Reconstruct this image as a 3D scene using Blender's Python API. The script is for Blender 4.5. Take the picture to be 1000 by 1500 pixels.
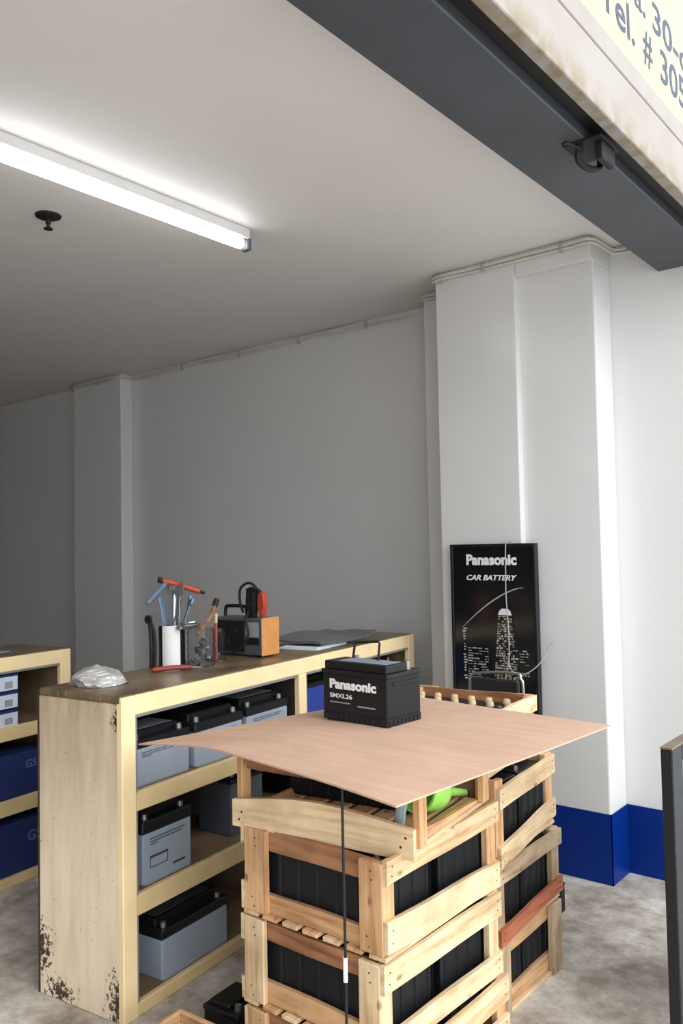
import bpy, bmesh, math, random
from mathutils import Vector, Matrix, Euler

random.seed(7)
for o in list(bpy.data.objects):
    bpy.data.objects.remove(o, do_unlink=True)
scene = bpy.context.scene
COL = scene.collection

# ------------------------------------------------------------------ camera
cam_d = bpy.data.cameras.new('camera')
cam = bpy.data.objects.new('camera', cam_d)
COL.objects.link(cam)
scene.camera = cam
FPX = 1213.2
cam_d.sensor_fit = 'VERTICAL'
cam_d.sensor_height = 36.0
cam_d.lens = FPX * 36.0 / 1500.0
cam_d.clip_start = 0.02
R0 = Vector((0.77506154, 0.63158941, -0.01935011))
R1 = Vector((-0.04067283, 0.01930598, -0.99898599))
R2 = Vector((-0.63057539, 0.77506264, 0.04065185))
m3 = Matrix((R0, -R1, -R2)).transposed()
cam.matrix_world = Matrix.Translation((0, 0, 1.5)) @ m3.to_4x4()

# ------------------------------------------------------------------ world: an even overcast sky
world = bpy.data.worlds.new('world')
scene.world = world
world.use_nodes = True
bgn = world.node_tree.nodes['Background']
bgn.inputs[0].default_value = (0.90, 0.955, 1.0, 1)
bgn.inputs[1].default_value = 1.0
# hazy sun behind thin cloud: a very wide, soft source over the street
sun_d = bpy.data.lights.new('sun', 'SUN')
sun_d.energy = 0.85
sun_d.angle = math.radians(55)
sun_d.color = (1.0, 1.0, 1.0)
sun = bpy.data.objects.new('sun', sun_d)
COL.objects.link(sun)
sun.rotation_euler = Vector((1.0, -0.12, 0.62)).to_track_quat('Z', 'Y').to_euler()
# the tube light on the ceiling is built with its fixture below
scene.view_settings.view_transform = 'Standard'
scene.view_settings.look = 'None'
scene.view_settings.gamma = 1.0
scene.view_settings.use_curve_mapping = False
scene.view_settings.exposure = 1.12
TUBE_STRENGTH = 3.2

# ------------------------------------------------------------------ materials
def srgb(r, g, b):
    def f(c):
        c /= 255.0
        return c / 12.92 if c <= 0.04045 else ((c + 0.055) / 1.055) ** 2.4
    return (f(r), f(g), f(b), 1.0)

def base_mat(name):
    m = bpy.data.materials.new(name)
    m.use_nodes = True
    nt = m.node_tree
    b = nt.nodes['Principled BSDF']
    return m, nt, b

def coords(nt, scale=(1, 1, 1), rnd=True, kind='Object'):
    tc = nt.nodes.new('ShaderNodeTexCoord')
    mp = nt.nodes.new('ShaderNodeMapping')
    mp.inputs['Scale'].default_value = scale
    nt.links.new(tc.outputs[kind], mp.inputs['Vector'])
    if rnd:
        oi = nt.nodes.new('ShaderNodeObjectInfo')
        mul = nt.nodes.new('ShaderNodeMath'); mul.operation = 'MULTIPLY'; mul.inputs[1].default_value = 37.0
        nt.links.new(oi.outputs['Random'], mul.inputs[0])
        cb = nt.nodes.new('ShaderNodeCombineXYZ')
        for i in range(3):
            nt.links.new(mul.outputs[0], cb.inputs[i])
        nt.links.new(cb.outputs[0], mp.inputs['Location'])
    return mp.outputs['Vector']

def noise(nt, vec, scale, detail=4, rough=0.55):
    n = nt.nodes.new('ShaderNodeTexNoise')
    n.inputs['Scale'].default_value = scale
    n.inputs['Detail'].default_value = detail
    n.inputs['Roughness'].default_value = rough
    nt.links.new(vec, n.inputs['Vector'])
    return n.outputs['Fac']

def ramp(nt, fac, stops):
    r = nt.nodes.new('ShaderNodeValToRGB')
    els = r.color_ramp.elements
    while len(els) < len(stops):
        els.new(0.5)
    for e, (p, c) in zip(els, stops):
        e.position = p; e.color = c
    nt.links.new(fac, r.inputs['Fac'])
    return r.outputs['Color']

def mix(nt, fac, a, b, mode='MIX'):
    m = nt.nodes.new('ShaderNodeMix')
    m.data_type = 'RGBA'; m.blend_type = mode
    for sock, v in ((m.inputs[0], fac), (m.inputs[6], a), (m.inputs[7], b)):
        if hasattr(v, 'is_linked') or isinstance(v, bpy.types.NodeSocket):
            nt.links.new(v, sock)
        else:
            sock.default_value = v
    return m.outputs[2]

def bump(nt, b, fac, strength, dist=0.01):
    n = nt.nodes.new('ShaderNodeBump')
    n.inputs['Strength'].default_value = strength
    n.inputs['Distance'].default_value = dist
    nt.links.new(fac, n.inputs['Height'])
    nt.links.new(n.outputs[0], b.inputs['Normal'])

def plain(name, col, rough=0.5, metal=0.0, var=0.12, scale=9.0, bmp=0.0, coat=0.0, spec=0.5):
    m, nt, b = base_mat(name)
    v = coords(nt)
    f = noise(nt, v, scale)
    dark = tuple(c * (1 - var) for c in col[:3]) + (1,)
    lite = tuple(min(1, c * (1 + var)) for c in col[:3]) + (1,)
    nt.links.new(ramp(nt, f, [(0.3, dark), (0.7, lite)]), b.inputs['Base Color'])
    b.inputs['Roughness'].default_value = rough
    b.inputs['Metallic'].default_value = metal
    b.inputs['Coat Weight'].default_value = coat
    b.inputs['Specular IOR Level'].default_value = spec
    if bmp:
        bump(nt, b, noise(nt, v, scale * 12), bmp, 0.004)
    return m

def wood(name, light, dark, axis, rough=0.75, knots=True, grime=0.25):
    """sawn timber with its grain along one local axis"""
    m, nt, b = base_mat(name)
    sc = [22.0, 22.0, 22.0]; sc['xyz'.index(axis)] = 1.6
    v = coords(nt, tuple(sc))
    v2 = coords(nt, (1, 1, 1))
    f = noise(nt, v, 1.6, 6, 0.62)
    c = ramp(nt, f, [(0.30, dark), (0.52, light), (0.78, tuple(min(1, k * 1.12) for k in light[:3]) + (1,))])
    blot = ramp(nt, noise(nt, v2, 6.0, 3), [(0.36, (1 - grime, 1 - grime * 1.1, 1 - grime * 1.25, 1)), (0.62, (1, 1, 1, 1))])
    c = mix(nt, 1.0, c, blot, 'MULTIPLY')
    if knots:
        sk = [13.0, 13.0, 13.0]; sk['xyz'.index(axis)] = 7.0
        vk = coords(nt, tuple(sk))
        vo = nt.nodes.new('ShaderNodeTexVoronoi'); vo.inputs['Scale'].default_value = 1.0
        nt.links.new(vk, vo.inputs['Vector'])
        kf = ramp(nt, vo.outputs['Distance'], [(0.05, (0.8, 0.8, 0.8, 1)), (0.12, (0, 0, 0, 1))])
        kcol = tuple(k * 0.42 for k in dark[:3]) + (1,)
        c = mix(nt, kf, c, kcol)
    nt.links.new(c, b.inputs['Base Color'])
    b.inputs['Roughness'].default_value = rough
    b.inputs['Specular IOR Level'].default_value = 0.25
    bump(nt, b, f, 0.35, 0.003)
    return m

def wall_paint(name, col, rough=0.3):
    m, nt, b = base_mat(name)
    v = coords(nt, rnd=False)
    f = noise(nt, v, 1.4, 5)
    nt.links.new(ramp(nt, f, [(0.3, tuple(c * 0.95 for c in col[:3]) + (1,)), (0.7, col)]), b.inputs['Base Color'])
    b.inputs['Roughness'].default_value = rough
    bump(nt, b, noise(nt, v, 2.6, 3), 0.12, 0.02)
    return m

M = {}
M['wall'] = wall_paint('wall_paint', srgb(228, 227, 225), 0.24)
M['wall_dark'] = wall_paint('dark_wall_paint', srgb(120, 122, 126), 0.5)  # unseen left and back walls, toned dark to cut bounced light
M['ceiling'] = wall_paint('ceiling_paint', srgb(240, 234, 230), 0.5)
M['blue_paint'] = plain('blue_paint', srgb(0, 42, 122), 0.42, var=0.08, scale=3, spec=0.2)
M['beam'] = plain('beam_paint', srgb(70, 73, 78), 0.55, var=0.18, scale=2.2, bmp=0.05)
M['dark_steel'] = plain('dark_steel', srgb(24, 22, 21), 0.6, 0.1, var=0.3, scale=20)
M['black_plastic'] = plain('black_plastic', srgb(24, 25, 27), 0.42, var=0.15, scale=14, spec=0.35)
M['black_case'] = plain('black_case', srgb(27, 28, 31), 0.5, var=0.12, scale=10, spec=0.3)
M['black_gloss'] = plain('black_gloss', srgb(20, 20, 24), 0.16, var=0.1, scale=4)
M['black_rubber'] = plain('black_rubber', srgb(22, 22, 22), 0.7, var=0.1)
M['silver_case'] = plain('silver_case', srgb(150, 160, 172), 0.42, var=0.07, scale=4)
M['dark_grey_case'] = plain('dark_grey_case', srgb(78, 82, 88), 0.5, var=0.1)
M['blue_case'] = plain('blue_case', srgb(42, 66, 150), 0.45, var=0.08)
M['navy_card'] = plain('navy_card', srgb(22, 40, 92), 0.7, var=0.1)
M['white_print'] = plain('white_print', srgb(235, 236, 238), 0.5, var=0.03)
M['grey_print'] = plain('grey_print', srgb(150, 152, 158), 0.6, var=0.05)
M['dark_print'] = plain('dark_print', srgb(52, 58, 70), 0.6, var=0.1)
M['dim_print'] = plain('dim_print', srgb(92, 108, 160), 0.6, var=0.05)
M['label_white'] = plain('label_white', srgb(206, 216, 228), 0.5, var=0.06)
M['label_grey'] = plain('label_grey', srgb(138, 144, 154), 0.4, var=0.1)
M['chrome'] = plain('chrome', srgb(205, 208, 212), 0.18, 1.0, var=0.04)
M['lead'] = plain('lead', srgb(150, 150, 150), 0.4, 0.8, var=0.1)
M['tool_blue'] = plain('tool_steel_blue', srgb(118, 142, 168), 0.3, 0.5, var=0.1)
M['orange'] = plain('orange_paint', srgb(206, 142, 80), 0.45, var=0.1, scale=30)
M['red_plastic'] = plain('red_plastic', srgb(168, 66, 42), 0.45, var=0.1)
M['red_brown'] = plain('red_brown_handle', srgb(142, 60, 46), 0.5, var=0.12)
M['green_plastic'] = plain('green_plastic', srgb(168, 236, 108), 0.4, var=0.05)
M['cable_white'] = plain('cable_white', srgb(220, 215, 204), 0.5, var=0.06)
M['cord_white'] = plain('cord_white', srgb(172, 171, 166), 0.5, var=0.05)
M['cream_sign'] = plain('cream_sign', srgb(182, 171, 147), 0.5, var=0.03, scale=2)
M['sign_letters'] = plain('sign_letters', srgb(50, 62, 88), 0.5, var=0.12, scale=40)
M['tan_cap'] = plain('tan_cap', srgb(206, 178, 140), 0.5, var=0.1)
M['white_cap'] = plain('white_cap', srgb(226, 226, 224), 0.5, var=0.04)
M['paper'] = plain('paper', srgb(215, 218, 222), 0.6, var=0.05)
M['grey_folder'] = plain('grey_folder', srgb(92, 94, 97), 0.35, var=0.12, scale=6)
M['vinyl'] = plain('black_vinyl', srgb(34, 36, 42), 0.3, var=0.1)
M['city_light'] = plain('city_print', srgb(178, 172, 160), 0.5, var=0.5, scale=70)
M['arc_print'] = plain('arc_print', srgb(180, 182, 186), 0.4, var=0.1)
M['poster_white'] = plain('poster_white', srgb(240, 243, 248), 0.4, var=0.02)
M['poster_blue'] = plain('poster_blue', srgb(28, 52, 130), 0.4, var=0.1)
M['cloth_blue'] = plain('pale_cloth', srgb(176, 200, 204), 0.8, var=0.1)
M['foil'] = plain('crinkled_bag', srgb(205, 203, 200), 0.32, 0.35, var=0.14, scale=18)
M['grey_metal'] = plain('grey_metal', srgb(108, 110, 114), 0.5, 0.3, var=0.12)

# ply, crates, counter
PINE_L, PINE_D = srgb(240, 214, 174), srgb(206, 164, 116)
OR_L, OR_D = srgb(228, 184, 138), srgb(186, 130, 86)
GR_L, GR_D = srgb(196, 172, 142), srgb(146, 118, 88)
RED_L, RED_D = srgb(190, 118, 86), srgb(150, 76, 52)
BR_L, BR_D = srgb(176, 126, 92), srgb(128, 84, 58)
for ax in 'xyz':
    M['pine_' + ax] = wood('pale_pine_' + ax, PINE_L, PINE_D, ax)
    M['warm_' + ax] = wood('warm_pine_' + ax, OR_L, OR_D, ax)
    M['grey_' + ax] = wood('weathered_pine_' + ax, GR_L, GR_D, ax, grime=0.35)
    M['redw_' + ax] = wood('red_wood_' + ax, RED_L, RED_D, ax)
    M['brown_' + ax] = wood('brown_wood_' + ax, BR_L, BR_D, ax)
M['ply'] = wood('plywood_face', srgb(211, 175, 152), srgb(205, 167, 142), 'x', 0.6, knots=False, grime=0.09)
M['counter_yellow'] = plain('cream_yellow_paint', srgb(248, 222, 172), 0.55, var=0.07, scale=5, bmp=0.05)
M['counter_rail'] = plain('shaded_cream_paint', srgb(224, 198, 146), 0.6, var=0.1, scale=6, bmp=0.05)  # cream of the rails darkened to imitate shade cast by the crates
M['counter_shelf'] = plain('shelf_board', srgb(128, 106, 78), 0.7, var=0.2, scale=6)  # board tone lowered to stand in for shade inside the counter
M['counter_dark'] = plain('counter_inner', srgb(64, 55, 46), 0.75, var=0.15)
M['edge_grey'] = plain('grey_edging', srgb(150, 148, 146), 0.4, 0.3, var=0.1)

def counter_top_mat():
    m, nt, b = base_mat('worn_counter_top')
    v = coords(nt, (1, 1, 1), rnd=False)
    f = noise(nt, v, 5, 6)
    c = ramp(nt, f, [(0.3, srgb(84, 68, 50)), (0.5, srgb(114, 96, 72)), (0.72, srgb(142, 124, 96))])
    nt.links.new(c, b.inputs['Base Color'])
    b.inputs['Roughness'].default_value = 0.34
    bump(nt, b, noise(nt, v, 60), 0.06, 0.003)
    return m
M['counter_top'] = counter_top_mat()

def end_panel_mat():
    """old cream paint: streaky grime at the top, black mould flecks at the two bottom corners"""
    m, nt, b = base_mat('stained_cream_panel')
    v = coords(nt, (1, 1, 1), rnd=False)
    vs = coords(nt, (9, 9, 1.6), rnd=False)
    f = noise(nt, vs, 2.2, 5)
    c = ramp(nt, f, [(0.3, srgb(228, 206, 175)), (0.55, srgb(243, 223, 196)), (0.8, srgb(246, 230, 208))])
    sep = nt.nodes.new('ShaderNodeSeparateXYZ')
    tc = nt.nodes.new('ShaderNodeTexCoord')
    nt.links.new(tc.outputs['Object'], sep.inputs[0])
    # grime near the worn top edge
    gr = nt.nodes.new('ShaderNodeMapRange')
    gr.inputs[1].default_value = 0.45; gr.inputs[2].default_value = 1.02
    nt.links.new(sep.outputs['Z'], gr.inputs[0])
    gm = nt.nodes.new('ShaderNodeMath'); gm.operation = 'MULTIPLY'
    nt.links.new(gr.outputs[0], gm.inputs[0])
    gn = ramp(nt, noise(nt, vs, 1.3, 4), [(0.35, (1, 1, 1, 1)), (0.7, (0.25, 0.25, 0.25, 1))])
    nt.links.new(gn, gm.inputs[1])
    c = mix(nt, gm.outputs[0], c, srgb(168, 148, 116))
    # chipped dark flecks
    def flecks(xc, zc, rx, rz, thr):
        a = nt.nodes.new('ShaderNodeVectorMath'); a.operation = 'SUBTRACT'; a.inputs[1].default_value = (xc, 0, zc)
        nt.links.new(tc.outputs['Object'], a.inputs[0])
        s = nt.nodes.new('ShaderNodeVectorMath'); s.operation = 'MULTIPLY'; s.inputs[1].default_value = (1 / rx, 0, 1 / rz)
        nt.links.new(a.outputs[0], s.inputs[0])
        l = nt.nodes.new('ShaderNodeVectorMath'); l.operation = 'LENGTH'
        nt.links.new(s.outputs[0], l.inputs[0])
        inv = nt.nodes.new('ShaderNodeMath'); inv.operation = 'SUBTRACT'; inv.inputs[0].default_value = 1.0; inv.use_clamp = True
        nt.links.new(l.outputs['Value'], inv.inputs[1])
        nn = noise(nt, v, 60, 4, 0.7)
        ad = nt.nodes.new('ShaderNodeMath'); ad.operation = 'MULTIPLY_ADD'
        nt.links.new(inv.outputs[0], ad.inputs[0]); ad.inputs[1].default_value = 0.3
        nt.links.new(nn, ad.inputs[2])
        return ramp(nt, ad.outputs[0], [(thr, (0, 0, 0, 1)), (thr + 0.05, (1, 1, 1, 1))])
    for args in ((-0.40, 0.15, 0.10, 0.17, 0.66), (-0.02, 0.06, 0.09, 0.16, 0.66), (-0.30, 0.03, 0.12, 0.07, 0.66),
                 (-0.02, 0.95, 0.05, 0.08, 0.70)):
        c = mix(nt, flecks(*args), c, srgb(62, 52, 38))
    nt.links.new(c, b.inputs['Base Color'])
    b.inputs['Roughness'].default_value = 0.55
    bump(nt, b, noise(nt, v, 25), 0.12, 0.004)
    return m
M['end_panel'] = end_panel_mat()

def floor_mat(name, tint=1.0):
    m, nt, b = base_mat(name)
    v = coords(nt, (1, 1, 1), rnd=False)
    f1 = noise(nt, v, 3.2, 8, 0.65)
    f2 = noise(nt, v, 11, 7, 0.72)
    c1 = ramp(nt, f1, [(0.34, srgb(158, 147, 136)), (0.5, srgb(202, 194, 184)), (0.66, srgb(230, 226, 220))])
    c2 = ramp(nt, f2, [(0.36, (0.6, 0.57, 0.53, 1)), (0.6, (1, 1, 1, 1))])
    nt.links.new(mix(nt, 1.0, c1, c2, 'MULTIPLY'), b.inputs['Base Color'])
    b.inputs['Roughness'].default_value = 0.75
    bump(nt, b, f2, 0.35, 0.01)
    return m
M['floor'] = floor_mat('worn_concrete')
M['pavement'] = plain('pale_pavement', srgb(205, 203, 200), 0.8, var=0.1, scale=2)

def fascia_mat():
    m, nt, b = base_mat('dirty_cream_fascia')
    v = coords(nt, (1, 1, 1), rnd=False)
    f = noise(nt, v, 5, 6)
    c = ramp(nt, f, [(0.34, srgb(157, 148, 139)), (0.6, srgb(164, 155, 148))])
    sep = nt.nodes.new('ShaderNodeSeparateXYZ'); tc = nt.nodes.new('ShaderNodeTexCoord')
    nt.links.new(tc.outputs['Object'], sep.inputs[0])
    mr = nt.nodes.new('ShaderNodeMapRange'); mr.inputs[1].default_value = 0.085; mr.inputs[2].default_value = 0.0
    nt.links.new(sep.outputs['Z'], mr.inputs[0])
    ml = nt.nodes.new('ShaderNodeMath'); ml.operation = 'MULTIPLY'
    nt.links.new(mr.outputs[0], ml.inputs[0])
    nt.links.new(ramp(nt, noise(nt, v, 14, 5), [(0.4, (0, 0, 0, 1)), (0.62, (1, 1, 1, 1))]), ml.inputs[1])
    nt.links.new(mix(nt, ml.outputs[0], c, srgb(138, 123, 96)), b.inputs['Base Color'])
    b.inputs['Roughness'].default_value = 0.6
    return m
M['fascia'] = fascia_mat()

def emit_mat():
    m, nt, b = base_mat('lit_tube')
    b.inputs['Base Color'].default_value = (0.9, 0.92, 0.95, 1)
    b.inputs['Emission Color'].default_value = (0.95, 0.98, 1.0, 1)
    b.inputs['Emission Strength'].default_value = TUBE_STRENGTH
    return m
M['tube'] = emit_mat()

def clear_mat():
    m, nt, b = base_mat('clear_plastic')
    b.inputs['Base Color'].default_value = (0.86, 0.88, 0.9, 1)
    b.inputs['Roughness'].default_value = 0.08
    b.inputs['Transmission Weight'].default_value = 1.0
    b.inputs['IOR'].default_value = 1.2
    return m
M['clear'] = clear_mat()

# ------------------------------------------------------------------ mesh helpers
def bm_box(bm, x0, x1, y0, y1, z0, z1, bev=0.0, mat=None, seg=1):
    vs = [bm.verts.new((x, y, z)) for x in (x0, x1) for y in (y0, y1) for z in (z0, z1)]
    fs = [(0, 1, 3, 2), (4, 6, 7, 5), (0, 4, 5, 1), (2, 3, 7, 6), (0, 2, 6, 4), (1, 5, 7, 3)]
    faces = [bm.faces.new([vs[i] for i in f]) for f in fs]
    if mat is not None:
        for v in vs:
            v.co = mat @ v.co
    if bev > 0:
        eds = list({e for f in faces for e in f.edges})
        bmesh.ops.bevel(bm, geom=eds, offset=bev, segments=seg, affect='EDGES', profile=0.5)
    return vs

def bm_prism(bm, pts, z0, z1, axis='z', bev=0.0):
    """closed outline extruded; axis z: pts are (x,y); axis y: pts are (x,z); axis x: pts are (y,z)"""
    def P(p, h):
        return {'z': (p[0], p[1], h), 'y': (p[0], h, p[1]), 'x': (h, p[0], p[1])}[axis]
    a = [bm.verts.new(P(p, z0)) for p in pts]
    b = [bm.verts.new(P(p, z1)) for p in pts]
    n = len(pts); fs = []
    fs.append(bm.faces.new(a)); fs.append(bm.faces.new(list(reversed(b))))
    for i in range(n):
        fs.append(bm.faces.new([a[i], b[i], b[(i + 1) % n], a[(i + 1) % n]]))
    bmesh.ops.recalc_face_normals(bm, faces=fs)
    if bev > 0:
        bmesh.ops.bevel(bm, geom=list({e for f in fs for e in f.edges}), offset=bev, segments=1, affect='EDGES')

def bm_lathe(bm, prof, n=24, at=(0, 0, 0), rot=None):
    """prof: list of (radius, height); closed at ends when radius is 0"""
    at = Vector(at); rings = []
    for r, h in prof:
        if r < 1e-6:
            ring = [bm.verts.new((0, 0, h))]
        else:
            ring = [bm.verts.new((r * math.cos(2 * math.pi * i / n), r * math.sin(2 * math.pi * i / n), h)) for i in range(n)]
        rings.append(ring)
    fs = []
    for a, b in zip(rings, rings[1:]):
        for i in range(n):
            j = (i + 1) % n
            if len(a) == 1 and len(b) == 1:
                continue
            if len(a) == 1:
                fs.append(bm.faces.new([a[0], b[j], b[i]]))
            elif len(b) == 1:
                fs.append(bm.faces.new([a[i], a[j], b[0]]))
            else:
                fs.append(bm.faces.new([a[i], a[j], b[j], b[i]]))
    bmesh.ops.recalc_face_normals(bm, faces=fs)
    for ring in rings:
        for v in ring:
            if rot is not None:
                v.co = rot @ v.co
            v.co = v.co + at

def smooth_path(pts, sub=5):
    pts = [Vector(p) for p in pts]
    out = []
    for i in range(len(pts) - 1):
        p0 = pts[max(0, i - 1)]; p1 = pts[i]; p2 = pts[i + 1]; p3 = pts[min(len(pts) - 1, i + 2)]
        for k in range(sub):
            t = k / sub
            out.append(0.5 * ((2 * p1) + (p2 - p0) * t + (2 * p0 - 5 * p1 + 4 * p2 - p3) * t * t + (3 * p1 - p0 - 3 * p2 + p3) * t ** 3))
    out.append(pts[-1])
    return out

def bm_tube(bm, pts, r, n=8, closed_caps=True):
    pts = [Vector(p) for p in pts]
    rs = r if isinstance(r, (list, tuple)) else [r] * len(pts)
    rings = []
    up = Vector((0.13, 0.27, 0.95)).normalized()
    prev = None
    for i, p in enumerate(pts):
        d = (pts[min(i + 1, len(pts) - 1)] - pts[max(i - 1, 0)]).normalized()
        if prev is None:
            a = d.cross(up)
            if a.length < 1e-3:
                a = d.cross(Vector((1, 0, 0)))
            a.normalize()
        else:
            a = prev - d * prev.dot(d)
            a.normalize()
        prev = a
        b = d.cross(a)
        rings.append([bm.verts.new(p + (a * math.cos(2 * math.pi * k / n) + b * math.sin(2 * math.pi * k / n)) * rs[i]) for k in range(n)])
    for ra, rb in zip(rings, rings[1:]):
        for k in range(n):
            bm.faces.new([ra[k], ra[(k + 1) % n], rb[(k + 1) % n], rb[k]])
    if closed_caps:
        bm.faces.new(list(reversed(rings[0]))); bm.faces.new(rings[-1])

def obj(name, bm, mat, parent=None, smooth=False, loc=None):
    me = bpy.data.meshes.new(name)
    if smooth:
        for f in bm.faces:
            f.smooth = True
    bm.normal_update()
    bm.to_mesh(me); bm.free()
    if smooth:
        try:
            me.set_sharp_from_angle(angle=math.radians(38))
        except Exception:
            pass
    me.materials.append(M[mat] if isinstance(mat, str) else mat)
    o = bpy.data.objects.new(name, me)
    COL.objects.link(o)
    if parent is not None:
        o.parent = parent
    if loc is not None:
        o.location = loc
    return o

def box(name, x0, x1, y0, y1, z0, z1, mat, parent=None, bev=0.002, xf=None):
    bm = bmesh.new()
    bm_box(bm, x0, x1, y0, y1, z0, z1, bev, xf)
    return obj(name, bm, mat, parent)

def struct(o):
    o['kind'] = 'structure'
    return o

def tag(o, label, cat, group=None):
    o['label'] = label; o['category'] = cat
    if group:
        o['group'] = group
    return o

def thing(name, label, cat, loc=(0, 0, 0), rotz=0.0, group=None):
    o = bpy.data.objects.new(name, None)
    o.empty_display_size = 0.05
    COL.objects.link(o)
    o.location = loc; o.rotation_euler = (0, 0, rotz)
    return tag(o, label, cat, group)

def text(name, s, height, mat, parent, xf, bold=0.0, shear=0.0, width=None, depth=0.0006):
    """lettering in the local plane x (reading) / y (up), moved by xf; scaled to the cap height and width asked for"""
    cu = bpy.data.curves.new(name, 'FONT')
    cu.body = s; cu.size = 1.0; cu.offset = bold; cu.extrude = 0.01; cu.shear = shear
    cu.resolution_u = 3
    tmp = bpy.data.objects.new(name, cu); COL.objects.link(tmp)
    dg = bpy.context.evaluated_depsgraph_get()
    me = bpy.data.meshes.new_from_object(tmp.evaluated_get(dg))
    bpy.data.objects.remove(tmp, do_unlink=True)
    xs = [v.co.x for v in me.vertices]; ys = [v.co.y for v in me.vertices]
    cap = 0.69
    k = height / cap
    kx = width / (max(xs) - min(xs)) if width else k
    x0 = min(xs)
    for v in me.vertices:
        v.co = xf @ Vector(((v.co.x - x0) * kx, v.co.y * k, v.co.z / 0.01 * depth))
    me.materials.clear(); me.materials.append(M[mat])
    o = bpy.data.objects.new(name, me); COL.objects.link(o)
    o.parent = parent
    return o

def face_negY(x, y, z):     # text plane looking towards -Y, reading along +X
    return Matrix.Translation((x, y, z)) @ Matrix.Rotation(math.pi / 2, 4, 'X')

def face_posX(x, y, z):     # text plane looking towards +X, reading along +Y
    return Matrix.Translation((x, y, z)) @ Matrix.Rotation(math.pi / 2, 4, 'Z') @ Matrix.Rotation(math.pi / 2, 4, 'X')

# ================================================================== THE SETTING
CEIL = 2.862
def prism_struct(name, pts, z0, z1, mat, bev=0.0):
    bm = bmesh.new(); bm_prism(bm, pts, z0, z1, 'z', bev)
    return struct(obj(name, bm, mat))

struct(box('floor', -15.2, -0.6, -2.9, 6.5, -0.12, 0.0, 'floor', bev=0))
struct(box('pavement', -0.6, 14, -14, 14, -0.12, 0.0, 'pavement', bev=0))
struct(box('ceiling', -15.2, -1.2, -2.9, 4.25, CEIL, CEIL + 0.12, 'ceiling', bev=0))
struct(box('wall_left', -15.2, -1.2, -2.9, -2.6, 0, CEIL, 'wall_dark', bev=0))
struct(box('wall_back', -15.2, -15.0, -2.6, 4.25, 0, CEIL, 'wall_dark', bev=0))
prism_struct('wall_right', [(-15.0, 3.965), (-2.455, 3.965), (-2.455, 3.757), (-0.55, 3.757), (-0.55, 4.25), (-15.0, 4.25)], 0, CEIL, 'wall', 0.004)
struct(box('wall_pilaster', -5.95, -5.31, 3.86, 3.966, 0, CEIL, 'wall', bev=0.006))
# column: full-width lintel band at the top, its right part set back a little below
bm = bmesh.new()
bm_box(bm, -2.232, -1.79, 3.528, 3.757, 0, CEIL, 0.006, None, 2)
bm_box(bm, -1.79, -1.42, 3.528, 3.757, 2.755, CEIL, 0.006, None, 2)
bm_box(bm, -1.80, -1.42, 3.565, 3.757, 0, 2.76, 0.008, None, 2)
struct(obj('wall_column', bm, 'wall'))

# blue painted skirting band, 4 mm proud
bm = bmesh.new()
path = [(-15.0, 3.965), (-5.95, 3.965), (-5.95, 3.86), (-5.31, 3.86), (-5.31, 3.965), (-2.455, 3.965), (-2.455, 3.757), (-2.232, 3.757),
        (-2.232, 3.528), (-1.79, 3.528), (-1.79, 3.565), (-1.42, 3.565), (-1.42, 3.757), (-0.55, 3.757)]
T = 0.004
for (xa, ya), (xb, yb) in zip(path, path[1:]):
    if abs(ya - yb) < 1e-6:
        bm_box(bm, xa - (T if True else 0), xb + T, ya - T, ya - 0.0002, 0, 0.305)
    else:
        s = 1 if yb > ya else -1         # stepping back: face looks +X ; stepping out: face looks -X
        bm_box(bm, xa + (0.0002 if s > 0 else -T), xa + (T if s > 0 else -0.0002), min(ya, yb) - T, max(ya, yb) - T, 0, 0.305)
struct(obj('baseboard_right', bm, 'blue_paint'))

# header beam over the shop opening, shutter slot beside it
bm = bmesh.new()
bm_box(bm, -1.2, -0.952, -2.9, 3.755, 2.70, 3.10, 0.004)
struct(obj('beam', bm, 'beam'))
struct(box('shutter_slot', -0.951, -0.892, -2.9, 3.755, 2.735, 3.10, 'dark_steel', bev=0))

# ================================================================== shop sign on the street side
sg = thing('shop_sign', 'long cream shop sign with slate blue lettering over the shop opening', 'sign', (-0.87, 2.0, 2.70))
box('fascia_board', -0.02, 0.02, -4.9, 1.754, 0.0, 0.178, 'fascia', sg, 0.003)
box('seam', -0.02, 0.010, -4.9, 1.754, 0.178, 0.186, 'dark_steel', sg, 0)
box('frame_strip', -0.02, 0.018, -4.9, 1.754, 0.186, 0.256, 'fascia', sg, 0.003)
box('sign_panel', -0.02, 0.014, -4.9, 1.754, 0.256, 1.15, 'cream_sign', sg, 0)
SX = 0.0145
LINE1 = 3.028 - 2.70; LINE2 = 3.170 - 2.70
for wd, ya, wid in (('Tel.', 2.262, 0.275), ('#', 2.615, 0.082), ('305', 2.78, 0.27)):
    text('lettering', wd, 0.110, 'sign_letters', sg, face_posX(SX, ya - 2.0, LINE1), 0.008, width=wid)
for wd, ya, wid in (('a.', 2.545, 0.10), ('30-c', 2.715, 0.36)):
    text('lettering', wd, 0.098, 'sign_letters', sg, face_posX(SX, ya - 2.0, LINE2), 0.008, width=wid)

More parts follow.
